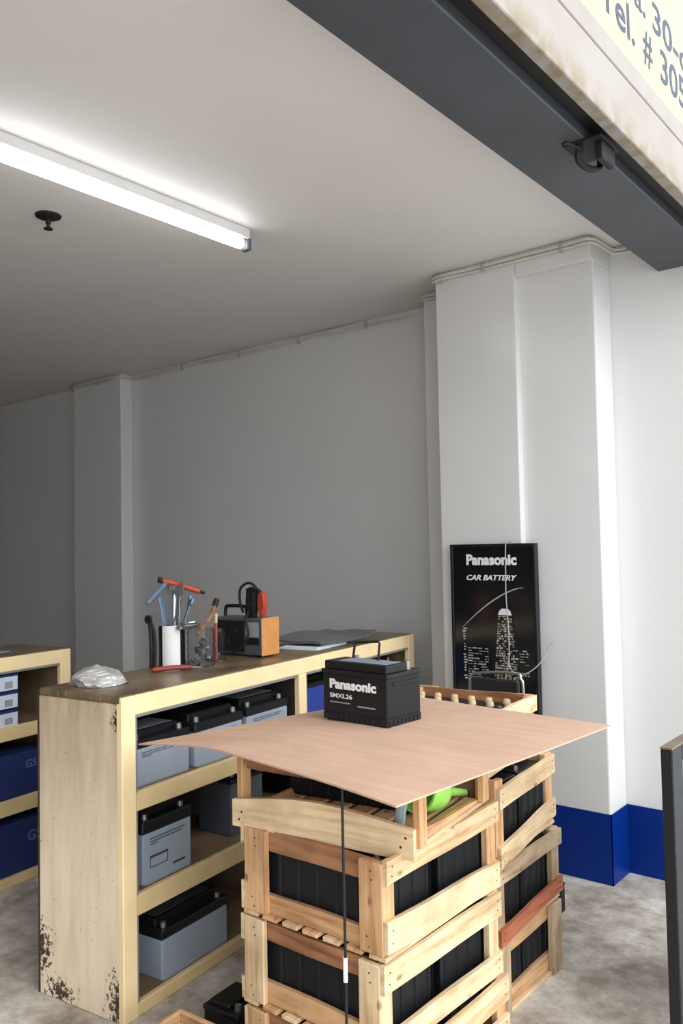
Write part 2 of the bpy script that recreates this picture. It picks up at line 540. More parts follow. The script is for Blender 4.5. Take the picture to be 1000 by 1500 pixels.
# bracket of the rolling shutter hanging from the beam
br = thing('shutter_bracket', 'small black metal shutter latch bracket under the dark header beam', 'bracket', (-0.92, 2.40, 2.70))
box('plate', -0.10, 0.02, -0.05, 0.10, -0.006, 0.0, 'dark_steel', br, 0.001)
bm = bmesh.new()
bm_tube(bm, smooth_path([(-0.055, -0.03, -0.006), (-0.06, -0.03, -0.05), (-0.045, 0.02, -0.065), (-0.03, 0.06, -0.05), (-0.03, 0.06, -0.006)], 5), 0.010, 8)
obj('loop', bm, 'dark_steel', br, True)
bm = bmesh.new(); bm_box(bm, -0.012, 0.012, -0.02, 0.08, -0.06, -0.006, 0.004)
obj('lug', bm, 'dark_steel', br)
bm = bmesh.new(); bm_tube(bm, [(-0.05, -0.02, -0.020), (-0.07, -0.09, -0.016), (-0.078, -0.10, -0.022)], 0.006, 8)
obj('bolt', bm, 'dark_steel', br, True)

# ================================================================== ceiling fittings
lt = thing('tube_light', 'lit white batten tube light fixed to the ceiling', 'light', (-2.51, 1.862, CEIL))
L2 = 0.613
box('housing', -0.024, 0.024, -L2, L2, -0.045, 0.0, 'white_cap', lt, 0.004)
bm = bmesh.new()
bm_tube(bm, [(0, -L2 + 0.03, -0.068), (0, L2 - 0.035, -0.068)], 0.0235, 16)
obj('tube', bm, 'tube', lt, True)
for s in (-1, 1):
    bm = bmesh.new()
    bm_box(bm, -0.021, 0.021, s * L2 - 0.012, s * L2 + 0.012, -0.092, -0.04, 0.004)
    bm_box(bm, -0.012, 0.012, s * (L2 - 0.03) - 0.02, s * (L2 - 0.03) + 0.02, -0.05, -0.044, 0.001)
    obj('end_cap', bm, 'grey_metal', lt)
sp = thing('fire_sprinkler', 'dark sprinkler head hanging under the ceiling beside the tube light', 'sprinkler', (-2.992, 1.83, CEIL))
bm = bmesh.new(); bm_lathe(bm, [(0, 0), (0.052, 0), (0.050, -0.006), (0.032, -0.014), (0.016, -0.02), (0, -0.02)], 24)
obj('escutcheon', bm, 'dark_steel', sp, True)
bm = bmesh.new(); bm_lathe(bm, [(0, -0.018), (0.011, -0.018), (0.011, -0.034), (0.007, -0.038), (0.006, -0.055), (0, -0.055)], 12)
obj('body', bm, 'dark_steel', sp, True)
bm = bmesh.new(); bm_lathe(bm, [(0, -0.052), (0.017, -0.053), (0.019, -0.057), (0, -0.059)], 16)
obj('deflector', bm, 'dark_steel', sp, True)

# surface cable clipped along the wall and ceiling corner
cb = thing('electrical_cable', 'white twin electrical cable clipped along the corner of right wall and ceiling', 'cable', (-2.4, 3.9, CEIL))
ZC = CEIL - 0.022
corner = [(-6.0, 3.95), (-5.955, 3.85), (-5.6, 3.852), (-5.32, 3.85), (-5.29, 3.955)]
x = -5.1
while x < -2.6:
    corner.append((x, 3.957)); x += 0.32
corner += [(-2.47, 3.955), (-2.462, 3.752), (-2.34, 3.749), (-2.243, 3.745), (-2.24, 3.522), (-2.0, 3.519), (-1.75, 3.519), (-1.5, 3.519),
           (-1.425, 3.516), (-1.40, 3.56), (-1.395, 3.70), (-1.37, 3.748), (-1.20, 3.748)]
for dz, rr, ph in ((0.0, 0.0075, 0.0), (-0.017, 0.006, 1.7)):
    bm = bmesh.new()
    pts = []
    for i, (x, y) in enumerate(corner):
        sag = 0.008 * math.sin(i * 1.9 + ph) if -5.2 < x < -2.6 else 0.0
        pts.append((x + 2.4, y - 3.9, ZC - CEIL + dz + sag))
    bm_tube(bm, smooth_path(pts, 4), rr, 8)
    obj('cable', bm, 'cable_white', cb, True)
for (x, y) in [(-5.6, 3.85), (-4.7, 3.957), (-4.1, 3.957), (-3.55, 3.957), (-3.0, 3.957), (-2.34, 3.749), (-2.2, 3.519), (-1.95, 3.519), (-1.55, 3.519)]:
    bm = bmesh.new()
    bm_box(bm, x + 2.4 - 0.009, x + 2.4 + 0.009, y - 3.9 - 0.010, y - 3.9 + 0.006, -0.052, -0.008, 0.003)
    obj('clip', bm, 'cord_white', cb)

# ================================================================== the two display counters
CT = math.radians(7.13)
def counter(name, label, loc, ylen, ymid, y0=0.0, left=True):
    """local x = outwards from the front face, local y = along the front"""
    t = thing(name, label, 'counter', loc, CT, 'display counters')
    D = 0.402
    box('top_board', -D, -0.004, y0, ylen, 1.004, 1.03, 'counter_top', t, 0.005)
    if left:
        box('end_panel', -D, -0.002, y0 - 0.0, y0 + 0.028, 0.0, 1.004, 'end_panel', t, 0.003)
        # chipped edge of the top over the end panel
        bm = bmesh.new()
        rnd = random.Random(3)
        for k in range(9):
            xx = -D + 0.02 + k * 0.042
            bm_box(bm, xx, xx + 0.040, y0 - 0.001 - rnd.random() * 0.003, y0 + 0.004, 1.014 - rnd.random() * 0.008, 1.027, 0.002)
        obj('chipped_edge', bm, 'counter_top', t)
    else:
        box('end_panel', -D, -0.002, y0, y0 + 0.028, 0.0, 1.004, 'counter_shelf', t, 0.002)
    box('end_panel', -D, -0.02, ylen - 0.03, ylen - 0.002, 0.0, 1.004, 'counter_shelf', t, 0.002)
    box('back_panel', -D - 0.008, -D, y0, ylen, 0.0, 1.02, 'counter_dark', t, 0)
    # face frame
    box('stile', -0.022, 0.004, y0 - 0.001, y0 + 0.060, 0.0, 1.026, 'counter_yellow', t, 0.003)
    box('stile', -0.022, 0.004, ylen - 0.06, ylen + 0.001, 0.0, 1.026, 'counter_yellow', t, 0.003)
    box('stile', -0.022, 0.0035, ymid - 0.027, ymid + 0.027, 0.046, 0.962, 'counter_yellow', t, 0.002)
    box('top_rail', -0.022, 0.004, y0 + 0.060, ylen - 0.06, 0.962, 1.026, 'counter_yellow', t, 0.003)
    for a, b in ((0.650, 0.713), (0.317, 0.385), (0.0, 0.044)):
        for (ya, yb) in ((y0 + 0.060, ymid - 0.027), (ymid + 0.027, ylen - 0.06)):
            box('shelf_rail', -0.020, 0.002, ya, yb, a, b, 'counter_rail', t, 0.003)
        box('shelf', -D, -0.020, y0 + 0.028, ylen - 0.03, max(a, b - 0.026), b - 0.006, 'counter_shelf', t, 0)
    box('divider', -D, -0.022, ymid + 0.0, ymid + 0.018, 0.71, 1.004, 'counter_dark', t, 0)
    # grey metal edging inside the openings
    bm = bmesh.new()
    for (ya, yb) in ((y0 + 0.060, ymid - 0.027), (ymid + 0.027, ylen - 0.06)):
        bm_box(bm, -0.018, 0.001, ya, yb, 0.953, 0.962)
        bm_box(bm, -0.018, 0.001, ya, ya + 0.007, 0.044, 0.953)
    obj('edging', bm, 'edge_grey', t)
    return t
CL = (-2.242, 1.62, 0.0)
c1 = counter('display_counter', 'cream painted wooden shelf counter with stained end panel beside the crates', CL, 2.043, 1.013)
c2 = counter('display_counter', 'second cream shelf counter holding blue boxes at far left', (-3.588, 2.232, 0.0), 0.075, -0.93, -1.93, False)
_cm = Matrix.Translation(CL) @ Matrix.Rotation(CT, 4, 'Z')
_cm2 = Matrix.Translation((-3.588, 2.232, 0.0)) @ Matrix.Rotation(CT, 4, 'Z')
def on1(x, y, z): return _cm @ Vector((x, y, z))
def on2(x, y, z): return _cm2 @ Vector((x, y, z))

# ================================================================== batteries
def terminal(parent, x, y, z, r=0.010, h=0.018):
    bm = bmesh.new(); bm_lathe(bm, [(0, 0), (r * 1.15, 0), (r, h), (r * 0.8, h + 0.001), (0, h + 0.001)], 12, (x, y, z))
    return obj('terminal', bm, 'lead', parent, True)

def shelf_battery(name, label, loc, rz, w, d, h, hl, case, top_label=None, group='batteries on the counter shelves', handle=False, marks=True):
    """origin at the middle of the base; d across local x (front at +x), w along local y; case height h, lid height hl"""
    t = thing(name, label, 'battery', loc, rz, group)
    bm = bmesh.new(); bm_box(bm, -d / 2, d / 2, -w / 2, w / 2, 0.0, h, 0.006, None, 2)
    bm_box(bm, d / 2 - 0.002, d / 2 + 0.003, -w / 2 + 0.008, w / 2 - 0.008, 0.0, 0.012, 0.001)
    obj('case', bm, case, t)
    bm = bmesh.new()
    bm_box(bm, -d / 2 - 0.003, d / 2 + 0.003, -w / 2 - 0.003, w / 2 + 0.003, h, h + hl * 0.55, 0.004)
    bm_box(bm, -d / 2 + 0.012, d / 2 - 0.045, -w / 2 + 0.012, w / 2 - 0.012, h + hl * 0.5, h + hl, 0.004)
    lid = obj('lid', bm, 'black_plastic', t)
    for s in (-1, 1):
        terminal(lid, d / 2 - 0.024, s * (w / 2 - 0.03), h + hl * 0.55 - 0.001)
    if top_label:
        box('top_label', -d / 2 + 0.03, d / 2 - 0.06, -w / 2 + 0.03, w / 2 - 0.03, h + hl, h + hl + 0.001, top_label, t, 0)
    if handle:
        bm = bmesh.new()
        bm_tube(bm, smooth_path([(d / 2 - 0.05, -w / 2 + 0.03, h + hl * .9), (d / 2 - 0.045, -w / 2 + 0.032, h + hl + 0.006), (d / 2 - 0.045, w / 2 - 0.032, h + hl + 0.006), (d / 2 - 0.05, w / 2 - 0.03, h + hl * .9)], 4), 0.004, 6)
        obj('carry_handle', bm, 'grey_metal', t, True)
    if marks:
        bm = bmesh.new()
        xx = d / 2 + 0.0006
        for (ya, yb, za, zb) in ((-.36, .36, .86, .88), (-.36, .30, .80, .82), (-.36, -.20, .75, .77)):
            bm_box(bm, d / 2 - 0.001, xx, ya * w, yb * w, za * h, zb * h)
        obj('print', bm, 'dark_print', t)
    return t

# upper shelf (z 0.707)
shelf_battery('car_battery', 'silver grey battery with grey top label nearest the end panel, upper shelf', on1(-0.15, 0.235, 0.707), CT, 0.27, 0.20, 0.125, 0.05, 'silver_case', 'label_grey')
shelf_battery('car_battery', 'silver battery with plain black lid, second from end panel on upper shelf', on1(-0.14, 0.53, 0.707), CT, 0.27, 0.19, 0.125, 0.062, 'silver_case')
shelf_battery('car_battery', 'silver battery with pale top label, left of the middle stile on upper shelf', on1(-0.14, 0.83, 0.707), CT, 0.27, 0.19, 0.128, 0.062, 'silver_case', 'label_grey')
shelf_battery('car_battery', 'blue battery with black lid just right of the middle stile, upper shelf', on1(-0.16, 1.25, 0.707), CT, 0.24, 0.18, 0.165, 0.04, 'blue_case', marks=False)
shelf_battery('car_battery', 'dark grey battery behind the lone board battery, upper shelf', on1(-0.16, 1.55, 0.707), CT, 0.25, 0.18, 0.16, 0.05, 'dark_grey_case', 'label_grey', marks=False)
shelf_battery('car_battery', 'dark grey battery nearest the wall on upper shelf', on1(-0.16, 1.84, 0.707), CT, 0.24, 0.18, 0.16, 0.05, 'dark_grey_case', 'label_grey', marks=False)
# middle shelf (z 0.379)
mb = shelf_battery('car_battery', 'silver battery with printed front and black lid on middle shelf', on1(-0.125, 0.245, 0.379), CT, 0.235, 0.17, 0.168, 0.075, 'silver_case', None, handle=True)
XM = 0.17 / 2
bm = bmesh.new()
bm_box(bm, XM, XM + 0.0006, -0.085, 0.0, 0.082, 0.090); bm_box(bm, XM, XM + 0.0006, -0.085, 0.0, 0.050, 0.053)
bm_box(bm, XM, XM + 0.0006, -0.085, -0.082, 0.050, 0.090); bm_box(bm, XM, XM + 0.0006, -0.003, 0.0, 0.050, 0.090)
bm_box(bm, XM, XM + 0.0006, 0.025, 0.085, 0.030, 0.037)
obj('print', bm, 'dark_print', mb)
shelf_battery('car_battery', 'dark grey battery standing deep in the middle shelf behind crate post', on1(-0.17, 0.74, 0.379), CT, 0.2, 0.17, 0.2, 0.04, 'dark_grey_case', marks=False)
shelf_battery('car_battery', 'black battery deepest along the middle shelf behind the crates', on1(-0.2, 1.3, 0.379), CT, 0.25, 0.17, 0.18, 0.05, 'black_case', marks=False)
# bottom shelf (z 0.038)
shelf_battery('car_battery', 'long silver battery with plain sides and black lid on bottom shelf', on1(-0.115, 0.375, 0.038), CT, 0.34, 0.165, 0.135, 0.058, 'silver_case', 'dark_grey_case', marks=False, handle=False)

# boxes in the second counter
def carton(label, x, y, z, w, d, h, mat):
    t = thing('battery_carton', label, 'box', on2(x, y, z), CT, 'boxes on the far left counter')
    box('carton', -d / 2, d / 2, -w / 2, w / 2, 0.0, h, mat, t, 0.003)
    return t
for k, (z, lab) in enumerate(((0.707, 'navy carton with white end label, bottom of the small stack'), (0.787, 'navy carton with white end label, middle of the small stack'), (0.868, 'navy carton with white end label, topmost of the small stack'))):
    h = 0.076 if k == 0 else 0.079
    t = carton(lab + ' in the far left counter', -0.10, -0.33, z, 0.25, 0.17, h, 'navy_card')
    box('label_sticker', 0.084, 0.086, 0.02, 0.118, 0.006, h - 0.012, 'label_white', t, 0)
    box('label_mark', 0.0855, 0.0868, 0.05, 0.092, 0.014, h - 0.034, 'grey_print', t, 0)
    box('label_stripe', 0.084, 0.0858, -0.115, 0.005, h - 0.022, h - 0.012, 'label_white', t, 0)
t = carton('dark blue battery box lettered GS on the middle shelf of far left counter', -0.12, -0.28, 0.379, 0.42, 0.2, 0.20, 'navy_card')
text('lettering', 'GS', 0.035, 'dim_print', t, face_posX(0.1004, 0.115, 0.125), 0.01)
t = carton('dark blue battery box lettered GS on the bottom shelf of far left counter', -0.12, -0.28, 0.038, 0.42, 0.2, 0.235, 'navy_card')
text('lettering', 'GS', 0.045, 'dim_print', t, face_posX(0.1004, 0.125, 0.13), 0.01)
t = thing('clipboard', 'thin grey folder lying on top of the far left counter', 'folder', on2(-0.2, -0.32, 1.03), CT)
box('cover', -0.11, 0.11, -0.16, 0.14, 0.0, 0.006, 'grey_folder', t, 0.002)
box('sheet', -0.10, 0.10, -0.15, 0.13, 0.006, 0.010, 'label_grey', t, 0.001)

# ================================================================== things on the counter top
ZT = 1.0303
# crumpled plastic bag
bm = bmesh.new()
bmesh.ops.create_icosphere(bm, subdivisions=4, radius=1.0)
rr = random.Random(5)
dirs = [(Vector((rr.uniform(-1, 1), rr.uniform(-1, 1), rr.uniform(-0.2, 1))).normalized(), rr.uniform(0.75, 1.0)) for _ in range(26)]
for v in bm.verts:
    n = v.co.normalized()
    k = 1.25
    for dd, s in dirs:
        c = n.dot(dd)
        if c > 0.2:
            k = min(k, s / max(c, 0.2))
    k *= 1 + 0.05 * math.sin(n.x * 31 + n.z * 17) * math.sin(n.y * 27)
    p = n * k
    v.co = Vector((p.x * 0.10, p.y * 0.108, max(p.z, -0.25) * 0.044 + 0.011))
bag = obj('plastic_bag', bm, 'foil')
bag.location = on1(-0.275, 0.155, ZT); bag.rotation_euler = (0, 0, CT + 0.3)
tag(bag, 'crumpled silvery white plastic bag on the counter corner above end panel', 'bag')

# screwdriver lying flat
t = thing('screwdriver', 'red brown tool handle lying flat in front of the tool can', 'tool', on1(-0.245, 0.485, ZT), CT + math.radians(58))
bm = bmesh.new()
bm_tube(bm, smooth_path([(-0.075, 0, 0.010), (-0.05, 0, 0.011), (0.0, 0, 0.012), (0.05, 0, 0.011), (0.08, 0, 0.009)], 4), [0.004, .0075, .009, .0095, .0095, .0095, .0095, .0098, .010, .010, .010, .0098, .0095, .0088, .008, .0068, .005], 10)
obj('handle', bm, 'red_brown', t, True)
bm = bmesh.new(); bm_tube(bm, [(0.075, 0, 0.009), (0.12, 0, 0.0055)], 0.003, 8)
obj('shaft', bm, 'chrome', t, True)

# tool can: white jug cut open, black on its right side
CANX, CANY = -0.335, 0.585
t = thing('tool_can', 'white cylindrical can with black side holding tools', 'container', on1(CANX, CANY, ZT), CT)
def arc_wall(r, h, a0, a1, n=16, th=0.002):
    bm = bmesh.new()
    ins = []; outs = []
    for i in range(n + 1):
        a = a0 + (a1 - a0) * i / n
        c, s = math.cos(a), math.sin(a)
        outs.append((bm.verts.new((r * c, r * s, 0.0)), bm.verts.new((r * c, r * s, h))))
        ins.append((bm.verts.new(((r - th) * c, (r - th) * s, 0.0)), bm.verts.new(((r - th) * c, (r - th) * s, h))))
    fs = []
    for i in range(n):
        fs.append(bm.faces.new([outs[i][0], outs[i + 1][0], outs[i + 1][1], outs[i][1]]))
        fs.append(bm.faces.new([ins[i][1], ins[i + 1][1], ins[i + 1][0], ins[i][0]]))
        fs.append(bm.faces.new([outs[i][1], outs[i + 1][1], ins[i + 1][1], ins[i][1]]))
        fs.append(bm.faces.new([outs[i][0], ins[i][0], ins[i + 1][0], outs[i + 1][0]]))
    for e in (0, n):
        q = [outs[e][0], outs[e][1], ins[e][1], ins[e][0]]
        fs.append(bm.faces.new(q if e == 0 else list(reversed(q))))
    bmesh.ops.recalc_face_normals(bm, faces=fs)
    return bm
RC = 0.052
# the white face looks at the street side and the camera, i.e. around local angle -60 degrees
obj('white_wall', arc_wall(RC, 0.165, math.radians(-92), math.radians(-8)), 'white_cap', t, True)
obj('black_wall', arc_wall(RC, 0.160, math.radians(-8), math.radians(268), 30), 'black_plastic', t, True)
bm = bmesh.new(); bm_lathe(bm, [(0, 0), (RC - 0.001, 0), (RC - 0.001, 0.004), (0, 0.004)], 24)
obj('base', bm, 'black_plastic', t, True)

def wrench(label, base, tip, w=0.012, mat='chrome', head=True, cat='tool', gp='tools standing in the tool can', name='wrench'):
    """flat open-ended spanner from base to tip (counter frame)"""
    a = on1(*base); b = on1(*tip)
    t = thing(name, label, cat, a, 0.0, gp)
    d = (b - a); L = d.length
    q = d.to_track_quat('Z', 'Y').to_matrix().to_4x4()
    bm = bmesh.new(); bm_box(bm, -w / 2, w / 2, -0.0025, 0.0025, 0.0, L, 0.0015, q)
    obj('shaft', bm, mat, t)
    if head:
        bm = bmesh.new()
        hw = w * 1.15
        pts = [(-hw, 0), (-hw, hw * 1.3), (-hw * 0.55, hw * 2.1), (-hw * 0.4, hw * 1.0), (hw * 0.4, hw * 1.0), (hw * 0.55, hw * 2.1), (hw, hw * 1.3), (hw, 0), (hw * 0.4, -hw * 0.8), (-hw * 0.4, -hw * 0.8)]
        bm_prism(bm, [(x, z + L) for x, z in pts], -0.004, 0.004, 'y')
        for v in bm.verts:
            v.co = q @ v.co
        obj('jaw', bm, mat, t)
    return t
wrench('tall chrome spanner in the middle of the tool can', (CANX, CANY - .01, 1.036), (CANX - 0.005, CANY + 0.035, 1.315), 0.014)
wrench('blue steel spanner leaning right in the tool can', (CANX - .01, CANY, 1.036), (CANX + 0.02, CANY + 0.085, 1.275), 0.014, 'tool_blue')
wrench('thin blue rod tool leaning left in the tool can', (CANX, CANY + .01, 1.036), (CANX - 0.04, CANY - 0.03, 1.305), 0.011, 'tool_blue', False)
wrench('broad blue plate tool behind the thin rod in the tool can', (CANX - .02, CANY, 1.036), (CANX - 0.055, CANY + 0.00, 1.31), 0.024, 'tool_blue', False)
wrench('dark steel spanner standing behind the chrome one', (CANX - .02, CANY + .01, 1.036), (CANX - 0.03, CANY + 0.03, 1.31), 0.02, 'grey_metal', True)
wrench('broad chrome spanner with a round head in the tool can', (CANX + .015, CANY + .005, 1.036), (CANX + 0.012, CANY + 0.028, 1.325), 0.020, 'lead')
wrench('dark flat bar leaning right behind the blue spanner', (CANX - .015, CANY + .015, 1.036), (CANX - 0.02, CANY + 0.075, 1.29), 0.016, 'grey_metal', False)
# plier handles at the left rim of the can
t = thing('pliers', 'dark pliers hooked on the left side of tool can', 'tool', on1(CANX - 0.045, CANY - 0.070, ZT), CT, 'tools standing in the tool can')
bm = bmesh.new(); bm_tube(bm, smooth_path([(0, 0, 0.0), (0.005, -0.004, 0.07), (0.0, -0.003, 0.15), (0.0, -0.008, 0.185)], 4), 0.008, 8)
obj('grip', bm, 'black_rubber', t, True)
bm = bmesh.new(); bm_tube(bm, smooth_path([(0.016, 0.002, 0.0), (0.018, 0.004, 0.08), (0.012, 0.002, 0.15), (0.004, -0.004, 0.18)], 4), 0.007, 8)
obj('grip', bm, 'black_rubber', t, True)
bm = bmesh.new(); bm_lathe(bm, [(0, -0.005), (0.017, -0.005), (0.017, 0.005), (0, 0.005)], 14, (0, -0.014, 0.192), Matrix.Rotation(math.pi / 2, 3, 'X'))
obj('jaw', bm, 'dark_steel', t, True)

# T handle wrench with orange bar lying across the tools
t = thing('tee_wrench', 'orange barred T handle tool lying across the top of the tool can', 'tool', on1(CANX, CANY + 0.014, 1.30), CT)
bm = bmesh.new(); bm_tube(bm, [(-0.03, -0.035, 0.074), (0.0, 0.030, 0.054), (0.045, 0.10, 0.024)], 0.0115, 10)
obj('bar', bm, 'red_plastic', t, True)
bm = bmesh.new(); bm_tube(bm, [(0.045, 0.10, 0.024), (0.058, 0.120, 0.016)], 0.007, 8)
obj('tip', bm, 'dark_steel', t, True)
bm = bmesh.new(); bm_tube(bm, [(-0.03, -0.035, 0.074), (-0.038, -0.048, 0.077)], 0.0125, 8)
obj('tip', bm, 'dark_steel', t, True)
bm = bmesh.new(); bm_tube(bm, [(-0.022, -0.022, 0.064), (0.0, -0.150, -0.012)], 0.0085, 8)
obj('blue_bar', bm, 'tool_blue', t, True)
bm = bmesh.new(); bm_tube(bm, [(-0.008, 0.015, 0.054), (-0.002, 0.0, -0.258)], 0.006, 8)
obj('shaft', bm, 'chrome', t, True)

# clear jars
def jar(label, x, y, r, h):
    t = thing('clear_jar', label, 'jar', on1(x, y, ZT), CT, 'clear plastic jars')
    prof = [(0, 0), (r, 0)]
    n = 9
    for i in range(n + 1):
        z = 0.006 + (h - 0.012) * i / n
        prof.append((r - (0.003 if i % 2 else 0.0), z))
    prof.append((r * 0.86, h))
    inner = [(rr_ - 0.0018, max(z, 0.003)) for rr_, z in reversed(prof[1:])]
    bm = bmesh.new(); bm_lathe(bm, prof + inner + [(0, 0.003)], 28)
    obj('jar_wall', bm, 'clear', t, True)
    return t
jar('clear ribbed plastic jar of small parts right beside the tool can', -0.24, 0.650, 0.055, 0.150)
jar('clear plastic jar between ribbed jar and orange charger', -0.29, 0.80, 0.042, 0.135)
# small things inside the ribbed jar
t = thing('small_parts', 'dark nuts and clamps in the ribbed clear jar', 'parts', on1(-0.24, 0.650, ZT + 0.004), CT)
rr = random.Random(11)
for k in range(16):
    bm = bmesh.new()
    a = rr.uniform(0, 6.28); r_ = rr.uniform(0.0, 0.034); z = 0.008 + k * 0.0065
    bm_lathe(bm, [(0.004, -0.005), (0.0115, -0.005), (0.0115, 0.005), (0.004, 0.005), (0.004, -0.005)], 6, (r_ * math.cos(a), r_ * math.sin(a), z), Euler((rr.uniform(0, 3), rr.uniform(0, 3), 0)).to_matrix())
    obj('nut', bm, 'grey_metal' if k % 3 else 'lead', t)
# tools leaning out of the jars
t = thing('brush', 'dark wire brush leaning out of the ribbed clear jar', 'brush', on1(-0.24, 0.650, ZT + 0.004), CT, 'tools standing in the jars')
bm = bmesh.new(); bm_tube(bm, smooth_path([(0.0, -0.02, 0.12), (-0.01, 0.03, 0.15), (-0.02, 0.085, 0.185), (-0.03, 0.12, 0.225)], 4), [0.007] * 9 + [0.009] * 4, 8)
obj('handle', bm, 'brown_z', t, True)
bm = bmesh.new(); bm_tube(bm, [(-0.03, 0.12, 0.222), (-0.034, 0.14, 0.25)], 0.012, 8)
obj('bristles', bm, 'dark_steel', t, True)
t = thing('marker_pen', 'red and white marker standing in the second clear jar', 'pen', on1(-0.29, 0.80, ZT + 0.004), CT, 'tools standing in the jars')
bm = bmesh.new(); bm_tube(bm, [(0.01, -0.01, 0.0), (0.0, 0.0, 0.15)], 0.007, 8); obj('barrel', bm, 'red_plastic', t, True)
bm = bmesh.new(); bm_tube(bm, [(0.0, 0.0, 0.15), (-0.003, 0.006, 0.19)], 0.0075, 8); obj('cap', bm, 'tan_cap', t, True)
t = thing('hose_clamp', 'coiled steel hose clamp on the rim of the ribbed jar', 'clamp', on1(-0.25, 0.61, ZT + 0.142), CT)
bm = bmesh.new(); bm_tube(bm, [(0.03 * math.cos(a * .4) , 0.04 * math.sin(a * .4) - 0.01, 0.012 + 0.0008 * a) for a in range(0, 32)], 0.005, 6)
obj('band', bm, 'chrome', t, True)
bm = bmesh.new(); bm_box(bm, -0.03, -0.005, -0.06, 0.03, 0.008, 0.024, 0.004); obj('housing', bm, 'lead', t)

# battery charger: dark body, orange end panel, handle, clamps and cable on top
CHX, CHY = -0.28, 0.995
t = thing('battery_charger', 'dark grey battery charger with bright orange end panel on the counter', 'charger', _cm @ Vector((CHX, CHY, ZT)), CT - math.radians(3))
W, DP, HH = 0.275, 0.112, 0.165      # W across x (front faces -y), orange panel on +x
box('body', -W / 2, W / 2 - 0.006, -DP / 2, DP / 2, 0.008, HH, 'dark_grey_case', t, 0.003)
box('orange_panel', W / 2 - 0.006, W / 2, -DP / 2 - 0.002, DP / 2 + 0.002, 0.006, HH + 0.002, 'orange', t, 0.002)
bm = bmesh.new()
for sx in (-1, 1):
    for sy in (-1, 1):
        bm_box(bm, sx * (W / 2 - 0.03) - 0.012, sx * (W / 2 - 0.03) + 0.012, sy * (DP / 2 - 0.03) - 0.012, sy * (DP / 2 - 0.03) + 0.012, 0.0, 0.009)
obj('feet', bm, 'black_rubber', t)
cp = box('control_panel', -W / 2 + 0.012, W / 2 - 0.10, -DP / 2 - 0.0025, -DP / 2, 0.02, HH - 0.012, 'black_plastic', t, 0.001)
box('rating_plate', W / 2 - 0.092, W / 2 - 0.02, -DP / 2 - 0.002, -DP / 2, 0.085, 0.148, 'grey_print', t, 0)
box('dark_plate', W / 2 - 0.092, W / 2 - 0.02, -DP / 2 - 0.002, -DP / 2, 0.052, 0.082, 'black_plastic', t, 0)
for kx in (-0.10, -0.055, -0.01):
    bm = bmesh.new(); bm_lathe(bm, [(0, 0), (0.012, 0), (0.011, 0.012), (0, 0.012)], 14, (kx, -DP / 2 - 0.002, 0.11 if kx != -.055 else 0.06), Matrix.Rotation(math.pi / 2, 3, 'X'))
    obj('knob', bm, 'black_rubber', cp, True)
bm = bmesh.new(); bm_tube(bm, smooth_path([(-0.125, 0.0, HH), (-0.122, 0, HH + 0.038), (-0.10, 0, HH + 0.046), (-0.02, 0, HH + 0.046), (0.0, 0, HH + 0.038), (0.003, 0, HH)], 4), 0.008, 8)
obj('handle', bm, 'black_plastic', t, True)
def clamp(par, x, y, z, mat, sx=1):
    c = bmesh.new()
    # two long tapered jaws pinched by a spring, standing upright on the charger
    for s in (-1, 1):
        bm_prism(c, [(x + s * 0.006, z), (x + s * 0.013, z), (x + s * 0.020, z + 0.05), (x + s * 0.014, z + 0.115), (x + s * 0.006, z + 0.125), (x + s * 0.004, z + 0.06)], y - 0.014, y + 0.014, 'y')
    bm_lathe(c, [(0, -0.016), (0.011, -0.016), (0.011, 0.016), (0, 0.016)], 12, (x, y, z + 0.06), Matrix.Rotation(math.pi / 2, 3, 'X'))
    return obj('clamp', c, mat, par)
clamp(t, 0.035, -0.01, HH - 0.001, 'black_plastic')
clamp(t, 0.058, -0.025, HH - 0.001, 'black_rubber')
bm = bmesh.new()
bm_prism(bm, [(0.095, HH + 0.01), (0.115, HH + 0.01), (0.126, HH + 0.05), (0.122, HH + 0.10), (0.110, HH + 0.112), (0.095, HH + 0.108), (0.086, HH + 0.06)], -0.03, 0.0, 'y', 0.003)
bm_box(bm, 0.098, 0.112, -0.022, -0.008, HH - 0.001, HH + 0.012)
obj('clamp', bm, 'red_plastic', t)
bm = bmesh.new()
loop = [(0.0, -0.02, HH + 0.02), (-0.02, -0.02, HH + 0.07), (-0.015, -0.02, HH + 0.125), (0.03, -0.02, HH + 0.150), (0.07, -0.02, HH + 0.135), (0.085, -0.02, HH + 0.10), (0.072, -0.02, HH + 0.07)]
bm_tube(bm, smooth_path(loop, 5), 0.006, 8)
bm_tube(bm, smooth_path([(0.03, -0.03, HH + 0.12), (0.06, -0.035, HH + 0.128), (0.095, -0.03, HH + 0.122), (0.108, -0.018, HH + 0.10)], 5), 0.006, 8)
bm_tube(bm, smooth_path([(0.04, -0.03, HH + 0.03), (0.06, -0.06, HH + 0.02), (0.08, -0.093, HH - 0.01), (0.09, -0.092, 0.10), (0.06, -0.094, 0.05), (0.0, -0.1, 0.016), (-0.06, -0.10, 0.012)], 5), 0.006, 8)
obj('cable', bm, 'black_rubber', t, True)

